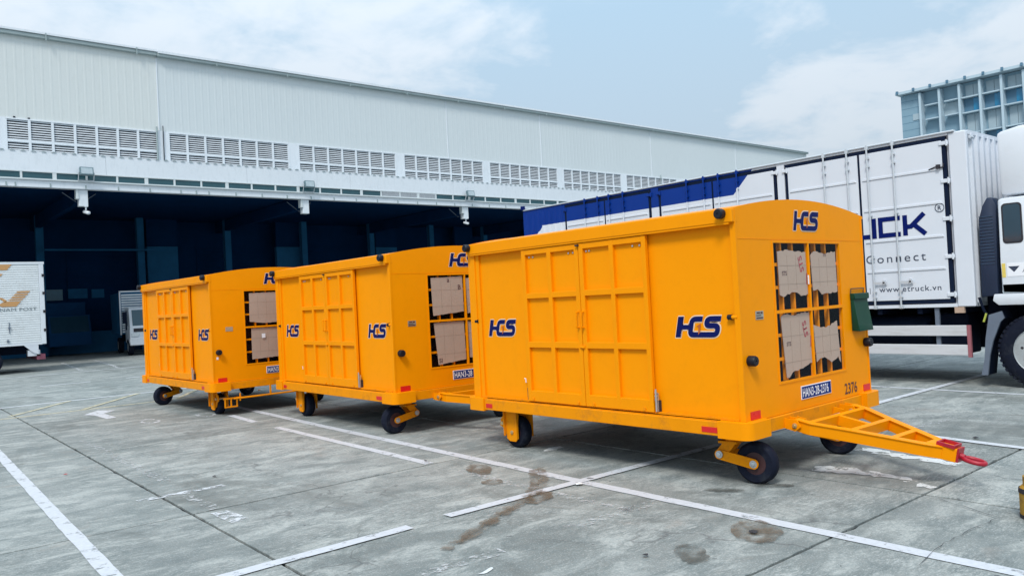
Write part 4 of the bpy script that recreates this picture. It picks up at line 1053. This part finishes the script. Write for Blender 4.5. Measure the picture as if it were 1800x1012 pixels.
# ------------------------------------------------------------------ warehouse
WY = 34.8; K = WY/34.0
CY = 34.0
wh = empty('warehouse', (4, WY, 0), label='long white warehouse with louvre banks and a dark open loading bay', cat='warehouse')
wh_off = Vector((4, WY, 0))
def wb(name, m, parent, x0, x1, y0, y1, z0, z1, bev=0, **k):
    return MB().box(x0-4, x1-4, y0-WY, y1-WY, z0, z1, bev=bev).done(name, m, parent, **k)
XL, XR = -14.0, 62.5
def kz(z): return 1.6+(z-1.6)*K
banks = [(-6.9, -1.5), (-1.15, 4.0), (4.26, 9.60), (10.02, 15.30), (15.78, 21.02), (21.50, 26.62), (27.08, 32.26), (32.75, 37.90), (38.38, 43.56), (44.05, 49.2), (49.7, 54.9), (55.4, 60.6)]
banks = [(a*K, b*K) for a, b in banks]
LZ0, LZ1 = kz(8.12), kz(9.29)
WT = kz(12.40)
# ribbed cladding above the louvres
def cladding(name, x0, x1, z0, z1, m, pitch=.30):
    mb = MB(); x = x0; V = []
    while x < x1-.01:
        e = min(x+pitch, x1)
        for px, dy in ((x, 0), (x+.03, -.0035), (x+.075, -.0035), (x+.105, 0)):
            if px < x1: V.append((px, dy))
        x = e
    V.append((x1, 0))
    lo = [mb.bm.verts.new((px-4, dy, z0)) for px, dy in V]; hi = [mb.bm.verts.new((px-4, dy, z1)) for px, dy in V]
    for i in range(len(V)-1): mb.bm.faces.new((lo[i], lo[i+1], hi[i+1], hi[i]))
    return mb.done(name, m, wh, recalc=False)
seams = [XL, -2.2, 9.9, 24.9, 31.8, 42.0, 52.0, XR]
for i, (a, b) in enumerate(zip(seams, seams[1:])):
    cladding('cladding_panel', a+.006, b-.006, LZ1+.02, WT+.08, WALLM2 if i < 2 else WALLM)
sm_ = MB()
for x in seams[1:-1]: sm_.box(x-.02-4, x+.02-4, -.03, .01, LZ1+.02, WT)
sm_.done('cladding_seam', FASM, wh)
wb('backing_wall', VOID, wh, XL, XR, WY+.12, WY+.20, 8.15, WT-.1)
# piers between banks
for (a, b), (c, d) in zip(banks, banks[1:]): wb('louvre_pier', FASM, wh, b+.002, c-.002, WY-.045, WY+.06, LZ0-.1, LZ1+.05)
wb('louvre_pier', FASM, wh, XL, banks[0][0], WY-.045, WY+.06, LZ0-.1, LZ1+.05); wb('louvre_pier', FASM, wh, banks[-1][1], XR, WY-.045, WY+.06, LZ0-.1, LZ1+.05)
slat_me = {}
for bi, (a, b) in enumerate(banks):
    fr_ = MB(); n = 7; w = (b-a)/n
    fr_.box(a-4, b-4, -.06, .02, LZ1-.005, LZ1+.045)
    for i in range(n+1): fr_.box(a+w*i-.045-4, a+w*i+.045-4, -.055, .05, LZ0-.12, LZ1-.005)
    mid = kz(8.50); fr_.box(a-4, b-4, -.052, -.02, mid-.055, mid+.055)
    lb = fr_.done('louvre_bank', FASM, wh)
    NS = 13; dz = (LZ1-LZ0)/NS; rest = MB()
    for i in range(n):
        for j in range(NS):
            z = LZ0+dz*(j+.45)
            if abs(z-mid) < .05: continue
            if 2 <= bi <= 4:
                if 's' not in slat_me:
                    q = MB().box(-.5*(w-.095), .5*(w-.095), -.028, -.022, -.024, .024, mtx=Matrix.Rotation(R(-22), 4, 'X')); o = q.done('slat', LOUV, lb); slat_me['s'] = o.data; slat_me['w'] = w
                else:
                    o = bpy.data.objects.new('slat', slat_me['s']); COL.objects.link(o); o.parent = lb
                o.location = (a+w*(i+.5)-4, .01, z); o.scale = ((w-.095)/(slat_me['w']-.095), 1, 1)
            else:
                rest.box(-.5*(w-.095), .5*(w-.095), -.028, -.022, -.024, .024, mtx=Matrix.Translation((a+w*(i+.5)-4, .01, z)) @ Matrix.Rotation(R(-22), 4, 'X'))
    if not (2 <= bi <= 4): rest.done('slat', LOUV, lb, kind='stuff')
# rainwater pipes, conduit and small fixings on the wall
for px_ in (9.86, 42.9): MB().tube([(px_-4-.08, -.10, LZ0-.1), (px_-4-.08, -.10, LZ1+.22)], .035).done('downpipe', TRIM, wh, smooth=True)
MB().tube([(9.98-4+.06, -.08, LZ0), (9.98-4+.06, -.08, LZ1+.28)], .018).done('conduit', DARK, wh)
for px_, pz_ in ((4.62, LZ1+.06), (5.1, LZ1+.05)): MB().box(px_-4, px_-4+.07, -.06, -.01, pz_, pz_+.05).done('fixing', DARK, wh)
# roof edge
wb('gutter', TRIM, wh, XL, 9.92, WY-.16, WY+.05, WT+.06, WT+.21, bev=.02); wb('gutter', TRIM, wh, 9.92, XR, WY-.22, WY+.05, WT+.03, WT+.155, bev=.02)
wb('roof_edge_flashing', FASM, wh, 9.93, XR, WY-.26, WY+.05, WT+.16, WT+.26); wb('roof_edge_flashing', FASM, wh, XL, 9.915, WY-.20, WY+.05, WT+.22, WT+.30)
MB().box(XL-4, XR-4, .06, 40, WT, WT+.2).done('roof', WALLM, wh)
MB().box(XL-4, XL+.1-4, .2, 40, 0, WT-.01).box(XR-.1-4, XR-4, .2, 40, 0, WT-.01).done('end_wall', WALLM, wh)
jn = MB()
for x in [XL+3.3*i for i in range(23)]: jn.box(x-4-.02, x-4+.02, -.24, -.2, WT-.03, WT+.27)
jn.done('gutter_joint', TRIM, wh)
# canopy: fascia, glass strip, edge beam
CXR = 56.0
cn = empty('loading_canopy', (0, 0, 0)); cn.parent = wh
def cb(name, m, x0, x1, y0, y1, z0, z1, parent=cn, bev=0, **k): return wb(name, m, parent, x0, x1, y0, y1, z0, z1, bev, **k)
pz = [XL, -4.5, 1.2, 7.6, 13.3, 18.4, 24.55, 30.5, 36.6, 42.6, 49., CXR]
for a, b in zip(pz, pz[1:]): cb('fascia_panel', FASM, a+.004, b-.004, CY, CY+.05, 7.40, 8.14)
cb('fascia_backing', FASM, XL, CXR, CY+.055, CY+.08, 7.40, 8.12)
cb('canopy_roof', FASM, XL, CXR, CY+.09, WY+.1, 8.02, 8.10)
rg_ = MB(); x = XL
while x < CXR-.2: rg_.prism([(x-4, 8.135), (x+.05-4, 8.165), (x+.12-4, 8.165), (x+.17-4, 8.135)], -.83, .1, axis=1); x += .34
rg_.done('roof_sheet_edge', TRIM, cn)
cb('edge_beam', FASM, XL, CXR, CY-.05, CY+.25, 6.775, 7.04, bev=.012); cb('drip_ledge', WALLM, XL, CXR, CY-.12, CY+.1, 7.045, 7.10); cb('strip_head', WALLM, XL, CXR, CY-.02, CY+.04, 7.355, 7.398)
gx = XL; i = 0
while gx < CXR:
    w = 1.10
    e = gx+w
    if 19.75 < gx+.2 < 23.3:
        m3 = MB()
        for j in range(5): m3.box(gx+.05-4, e-.05-4, CY-WY-.01, CY-WY+.02, 7.115+j*.05, 7.14+j*.05)
        m3.done('strip_louvre', LOUV, cn)
        cb('strip_backing', VOID, gx+.03, e-.03, CY+.05, CY+.08, 7.10, 7.355)
    else: cb('strip_glass', TEALG, gx+.03, e-.03, CY+.012, CY+.03, 7.10, 7.355)
    cb('mullion', WALLM, gx-.045 if i % 3 else gx-.08, gx+.03 if i % 3 else gx+.06, CY-.012, CY+.045, 7.10, 7.355)
    gx = e; i += 1
br_ = MB(); x = 4.49
xs = [4.2, 4.49, 5.63, 6.84, 8.01, 9.20, 10.42, 11.05, 11.58, 12.75]
for x in xs+[12.75+1.18*i for i in range(1, 36)]: br_.box(x-4-.022, x-4+.022, CY-WY-.075, CY-WY-.05, 6.79, 6.93)
br_.done('beam_bracket', TRIM, cn)
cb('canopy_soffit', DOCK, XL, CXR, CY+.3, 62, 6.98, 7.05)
for x in [6.76+9.3*k_ for k_ in range(-2, 6)]:
    cb('beam_stub', FASM if True else 0, x-.16, x+.16, CY+.05, CY+.35, 6.12, 6.77, bev=.01)
    cb('beam_stub_flange', WALLM, x-.26, x-.17, CY+.02, CY+.30, 6.40, 6.77)
    MB().tube([(x-4, .0, 6.30), (x-4-.6, .0, 6.74)], .02).tube([(x-4, .0, 6.30), (x-4+.6, .0, 6.74)], .02).done('stay_rod', GREYM, cn)
    # rafters going into the dark
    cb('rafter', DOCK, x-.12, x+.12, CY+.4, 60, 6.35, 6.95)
# dock inside: back wall with shutters, pillars, platform edge
BY = 46.0
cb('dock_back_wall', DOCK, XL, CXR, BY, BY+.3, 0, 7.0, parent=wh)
for x in [6.8+4.65*k_ for k_ in range(-3, 10)]:
    cb('pillar', DOCK2, x-.17, x+.17, BY-1.6, BY-1.25, 0, 6.98, parent=wh)
for k_, x in enumerate([8.2, 14.8, 21.4, 28.0, 34.6]):
    s_ = MB()
    for j in range(26): s_.box(x-4, x+3.3-4, BY-WY-.06, BY-WY-.01, 1.2+j*.17, 1.35+j*.17)
    s_.done('roller_shutter', DOCK, wh)
for x in (12.7, 20.0, 26.8, 33.2, 40.0): cb('wall_pier', DOCK2, x-.8, x+.8, BY-1.0, BY-.7, 0, 5.5, parent=wh); cb('wall_pier', DOCK, x-.8, x+.8, BY-.99, BY-.7, 5.52, 6.98, parent=wh)
cb('platform_edge', DOCK2, XL, CXR, BY-.9, BY, .0, 1.1, parent=wh)
for j, (x0, x1, z0, z1) in enumerate(((7.05, 7.95, 2.78, 3.34), (8.2, 9.1, 2.85, 3.35), (9.3, 9.9, 2.85, 3.3))):
    cb('lit_window' if j == 0 else 'dim_window', TEALP if j == 0 else DOCK2, x0, x1, BY-.12, BY-.05, z0, z1, parent=wh)
cb('duct', DOCK2, 6.9, 12.0, BY-2.2, BY-2.0, 5.18, 5.26, parent=wh)
cb('side_wall', DOCK, XL, XL+.3, CY+3, BY, 0, 7, parent=wh); cb('side_wall', DOCK, CXR-.3, CXR, CY+1, BY, 0, 7, parent=wh)

# floodlights and cameras on the canopy
def flood(x, lb):
    r_ = empty('floodlight', (x, CY-.12, 7.10), label=lb, cat='floodlight', group='floodlights on the canopy edge')
    MB().box(-.24, .24, -.30, -.14, .14, .46, bev=.01, mtx=Matrix.Rotation(R(-12), 4, 'X')).done('lamp_body', mat_fl, r_)
    MB().box(-.20, .20, -.306, -.301, .18, .42, mtx=Matrix.Rotation(R(-12), 4, 'X')).done('lamp_glass', mat_fg, r_)
    MB().tube([(-.27, -.16, .30), (-.27, -.02, .0), (.27, -.02, .0), (.27, -.16, .30)], .018).done('bracket', GALV, r_)
mat_fl = mat('floodlight_housing', (.12, .19, .22), .5); mat_fg = mat('floodlight_glass', (.38, .46, .50), .2, var=.3, scale=6)
flood(6.84, 'floodlight nearest the left end of the canopy, above the first hanging bracket'); flood(16.13, 'middle floodlight on the canopy edge, above the rearmost cart'); flood(25.48, 'smallest looking floodlight on the canopy edge, left of the blue truck top')
def cctv(x, lb):
    r_ = empty('security_camera', (x, CY+.1, 6.12), label=lb, cat='security camera', group='security cameras under the canopy brackets')
    MB().cyl((0, 0, 0), .03, -.14, 0, 'z', 10).box(-.06, .06, -.06, .06, -.02, 0).done('camera_mount', WTRK, r_)
    MB().box(-.07, .07, -.22, .10, -.28, -.16, bev=.03, mtx=Matrix.Rotation(R(20), 4, 'X') @ Matrix.Rotation(R(25), 4, 'Z')).done('camera_body', WTRK, r_, smooth=True)
cctv(6.84, 'white security camera under the leftmost hanging bracket of the canopy'); cctv(25.36, 'white security camera hanging left of the blue truck top')

# ------------------------------------------------------------------ post truck on the left
PY = 30.5
pt = empty('post_truck', (0, PY, 0), label='white ribbed box truck with ochre wing emblem and POST lettering at the left edge', cat='truck')
PX1 = 4.60; PZ0, PZ1 = .955, 3.685
MB().box(-2.2, PX1, .03, 2.3, PZ0, PZ1).done('cargo_box', POSTW, pt)
rb = MB(); n = 34
for i in range(n):
    z = PZ0+.06+(PZ1-PZ0-.14)*i/n; rb.box(-2.15, PX1-.01, .008, .03, z, z+(PZ1-PZ0)/n*.72, bev=.006)
rb.done('side_ribs', POSTW, pt, kind='stuff')
MB().box(-2.2, PX1+.16, -.005, .04, PZ1-.05, PZ1+.03).box(-2.2, PX1+.02, -.004, .04, PZ0-.03, PZ0+.05).box(PX1, PX1+.14, .0, .12, PZ0-.02, PZ1-.05, bev=.01).done('box_frame', WTRK, pt)
MB().box(PX1+.14, PX1+.16, .12, 2.3, PZ0, PZ1).done('rear_door', POSTW, pt)
hg = MB()
for z in (3.25, 2.65, 2.03, 1.4): hg.box(PX1+.08, PX1+.16, -.02, .02, z-.04, z+.05)
hg.done('hinge', BLK, pt)
pf = Frame((0, .0, 0), (1, 0, 0), lift=.004)
def PX(px, py):  # photo-zoom units of the livery to truck side
    return 3.505+(px)/759*90*(4.7-3.41)/80, 3.69-(py-105)/1012*120*(3.69-2.07)/87.0
lg = MB()
def lp(pts): fpoly(lg, pf, [PX(*p) for p in pts])
lp([(180, 122), (95, 215), (-120, 215), (-60, 122)]); lg.done('wing_emblem', ORP, pt, recalc=False); lg = MB()
lp([(35, 270), (5, 305), (-80, 305), (-50, 270)])
lg.done('wing_emblem', ORP, pt, recalc=False); lg = MB()
lp([(240, 535), (435, 535), (405, 562), (215, 562)]); lp([(205, 575), (400, 575), (378, 600), (170, 600)]); lp([(165, 612), (365, 612), (338, 640), (138, 640)]); lp([(125, 652), (325, 652), (300, 672), (100, 672)])
lp([(60, 685), (290, 685), (215, 765), (0, 765), (-60, 730)]); lp([(0, 625), (75, 670), (70, 690), (40, 700), (0, 660), (-40, 640)])
lg.done('wing_emblem', ORP, pt, recalc=False)
x_, z_ = PX(520, 832)
t = text('lettering', 'VIETNAM POST', mat('post_lettering', (.16, .20, .22), .5), pt, pf, 0, z_, .145, sx=1.45, spacing=1.05)
mxx = max(v.co.x for v in t.data.vertices); t.location.x = x_-mxx+.0
MB().tube([(3.69, -.01, 1.72), (3.69, -.01, 1.35)], .012).box(3.61, 3.67, -.03, 0, 1.05, 1.14).box(3.66, 3.72, -.03, 0, 1.5, 1.56).done('latch', GREYM, pt)
MB().box(-3.9, PX1, .7, .8, .62, .92).box(-3.9, PX1, 1.5, 1.6, .62, .92).done('chassis_rail', DARK, pt)
MB().box(PX1-.15, PX1+.1, .05, 2.25, .42, .60).done('underrun_bar', mat('dull_red_bar', (.18, .05, .08), .6), pt)
MB().prism([(4.05, .95), (4.50, .95), (4.50, .60), (4.35, .66)], .0, .04, axis=1).box(4.2, 4.55, .05, .3, .55, .75).done('mud_guard', WTRK2, pt)
MB().box(-1.4, 2.6, .1, .6, .45, .93).done('tool_box', DARK, pt)
for x in (3.5,): pass
def road_wheel(root, x, y, r, w, s):
    e = bpy.data.objects.new('wheel', None); COL.objects.link(e); e.parent = root; e.location = (x, y, r)
    MB().rev([(0, r*.55), (0, r-.05), (.03*s, r), ((w-.03)*s, r), (w*s, r-.05), (w*s, r*.55)], (0, 0, 0), 'y', 32, True).done('tyre', RUB, e, smooth=True)
    MB().rev([(.0, r*.56), (.06*s, r*.5), (.05*s, .1), (.0, .08)], (0, 0, 0), 'y', 24).done('rim', mat_rim, e, smooth=True)
for x in (3.05, -3.1): road_wheel(pt, x, .12, .44, .45, 1); road_wheel(pt, x, 2.2, .44, .45, -1)
MB().prism([(-4.3, .55), (-2.4, .55), (-2.4, 2.45), (-3.9, 2.45), (-4.25, 1.5)], .1, 2.2, axis=1, bev=.05).done('cab', WTRK, pt, smooth=True)
MB().box(-3.75, -2.75, .085, .1, 1.55, 2.25).done('cab_window', GLS, pt)

# ------------------------------------------------------------------ small truck in the loading bay
st_ = empty('small_truck', (8.98, 37.2, 0), R(-7), label='small white box truck facing out of the dark bay, partly hidden by the rearmost cart', cat='truck')
cabp = [(0, .55), (0, 1.0), (-.02, 1.25), (.22, 2.08), (.30, 2.14), (1.55, 2.16), (1.62, 2.1), (1.62, .55)]
MB().prism(cabp, .0, 1.72, axis=0, bev=.04).done('cab', WTRK, st_, smooth=True)
MB().prism([(.015, 1.30), (.205, 2.02), (.215, 2.02), (.03, 1.28)], .12, 1.60, axis=0).done('wind', GLS, st_).name = 'windscreen'
MB().prism([(-.012, 1.33), (.17, 2.02), (.20, 2.02), (.02, 1.30)], .12, 1.60, axis=0).done('windscreen_glass', mat('pale_windscreen', (.03, .08, .11), .15, spec=.5), st_)
MB().box(-.02, 1.74, -.07, .06, .45, .80, bev=.03).done('bumper', WTRK, st_, smooth=True)
MB().box(.15, 1.57, -.03, .01, 1.05, 1.20).done('grille', BLK, st_)
for x in (.06, 1.36): MB().box(x, x+.30, -.05, .02, .83, 1.02, bev=.02).done('headlight', mat('headlight_lens', (.6, .65, .68), .2, var=.3, scale=20), st_)
MB().prism([(.30, 1.30), (.50, 2.0), (1.35, 2.0), (1.35, 1.35)], -.006, .006, axis=0).done('side_window', GLS, st_)
MB().prism([(.02, 1.15), (.10, 1.6), (.02, 1.95), (.0, 1.95)], -.16, -.10, axis=0).box(-.28, -.12, -.12, -.06, 1.45, 1.95).done('mirror', DARK, st_)
bx = MB().box(-.15, 1.87, 1.755, 5.8, .95, 2.88).done('cargo_box', DOCK2, st_)  # box side's shade in the bay is put into its dark colour
rr_ = MB()
for i in range(16): rr_.box(-.10, 1.82, 1.73, 1.75, 1.02+i*.112, 1.09+i*.112)
rr_.done('front_ribs', POSTW, st_, kind='stuff')
MB().box(-.19, -.13, 1.70, 1.80, .92, 2.92).box(-.19, 1.91, 1.70, 1.78, 2.86, 2.93).done('box_frame', WTRK, st_)
MB().box(.3, .4, .3, 5.7, .55, .9).box(1.3, 1.4, .3, 5.7, .55, .9).done('chassis_rail', DARK, st_)
def st_wheel(x, y, s):
    e = bpy.data.objects.new('wheel', None); COL.objects.link(e); e.parent = st_; e.location = (x, y, .38)
    MB().rev([(0, .2), (0, .33), (.03*s, .38), (.20*s, .38), (.23*s, .33), (.23*s, .2)], (0, 0, 0), 'x', 28, True).done('tyre', RUB, e, smooth=True)
    MB().rev([(.0, .21), (.05*s, .18), (.04*s, .07), (0, .05)], (0, 0, 0), 'x', 20).done('rim', mat_rim, e, smooth=True)
for y in (.75, 4.5): st_wheel(-.02, y, 1); st_wheel(1.74, y, -1)
VANP = mat('van_bay_shade', (.005, .04, .11), .8, var=.2, spec=.1)  # dimness of the bay put into the van's colour
dv = empty('parked_van', (6.6, 42.0, 0), label='dim parked box van deep in the dark loading bay between the two white trucks', cat='van')
MB().box(0, 1.9, 1.4, 4, .9, 2.6, bev=.03).done('cargo_box', VANP, dv); MB().prism([(0, .5), (0, 1.1), (.3, 1.95), (1.4, 1.95), (1.4, .5)], .05, 1.85, axis=0, bev=.03).done('cab', VANP, dv)
MB().prism([(-.008, 1.15), (.26, 1.9), (.275, 1.9), (.02, 1.13)], .15, 1.75, axis=0).done('windscreen', GLS, dv)

# ------------------------------------------------------------------ office block far right
OK_ = 1.6
def oz(z): return 1.6+(z-1.6)*OK_
OX = 70*OK_
of = empty('office_block', (OX, 29.9*OK_, 0), label='pale blue-grey office block with deep sun-shade fins beyond the truck cab', cat='office block')
OYO = 29.9*OK_
OYmin = -30.0
def ob(name, m, x0, x1, y0, y1, z0, z1, parent=of, bev=0): return MB().box(x0, x1, y0-OYO, y1-OYO, z0, z1, bev=bev).done(name, m, parent)
ob('wall', OFFW, .6, 22, OYmin, OYO, 0, oz(17.45))
ob('end_bay', OFFW, -.02, .6, 28.25*OK_, OYO, 0, oz(17.45))
for z in [oz(2.0+.62*i) for i in range(25)]: ob('panel_joint', OFFD, -.035, -.02, 28.27*OK_, OYO-.02, z, z+.05)
ob('roof_slab', OFFL, -1.0, 22, OYmin, 30.1*OK_, oz(17.5), oz(17.72))
for i in range(30):
    y = (29.9-1.35*i)*OK_
    ob('roof_outrigger', OFFD, -1.25, -.9, y-.12, y+.12, oz(17.55), oz(17.80))
fins = [28.2-1.545*i for i in range(25)]
for i, fy in enumerate(fins):
    y = fy*OK_
    if y < OYmin+1: break
    ob('fin', OFFL, -.62, .6, y-.14, y+.14, 0, oz(17.32))
    yn = (fins[i+1] if i+1 < len(fins) else fy-1.5)*OK_
    if i < 2:
        for z in (16.17, 14.97, 13.2, 11.9): ob('shelf', OFFL, -.35, .6, yn+.15, y-.5, oz(z), oz(z)+.14)
        for zz0, zz1 in ((15.05, 16.1), (12.0, 13.1)): ob('bay_panel', OFFP if i else OFFW, .52, .6, yn+.15, y-.15, oz(zz0)+.1, oz(zz1))
    else:
        for z in (16.13, 14.87, 13.17, 11.9): ob('shelf', OFFL, -.30, .6, yn+.15, y-.15, oz(z), oz(z)+.16)
        for zz0, zz1 in ((14.9, 16.1), (11.93, 13.14)):
            ob('window_dark', OFFD, .50, .59, yn+.15, y-.15, oz(zz0)+.16, oz(zz1)); ob('window_glass', OFFG, .40, .49, yn+.15, yn+1.15, oz(zz0)+.16, oz(zz1)-.02)
        for zz0, zz1 in ((16.25, 17.2), (13.3, 14.8)):
            for q in (0, 1): ob('bay_panel', OFFP, .50, .59, yn+.2+q*.95, yn+1.1+q*.95, oz(zz0)+.1, oz(zz1))
ob('vent_box', OFFP, -.1, -.02, 28.3*OK_, 28.95*OK_, oz(15.17), oz(15.7))

# ------------------------------------------------------------------ worn yellow post stub at the right edge
bl = empty('post_stub', (5.845, 1.785, 0), label='worn yellow and black post stub cut by the right edge of the photo', cat='bollard')
MB().rev([(0, .098), (.02, .102), (.19, .102), (.21, .085)], (0, 0, 0), 'z', 28).done('base_ring', YOLD, bl, smooth=True)
MB().rev([(-.002, .103), (.025, .106)], (0, 0, 0), 'z', 28).rev([(.165, .106), (.195, .104)], (0, 0, 0), 'z', 28).done('black_band', BLK, bl)
MB().rev([(.20, .078), (.27, .078), (.28, .06)], (0, 0, 0), 'z', 24).done('upper_ring', YOLD, bl, smooth=True)
MB().rev([(.28, .05), (.42, .05), (.43, .045)], (0, 0, 0), 'z', 20).done('rod', BLK, bl, smooth=True)
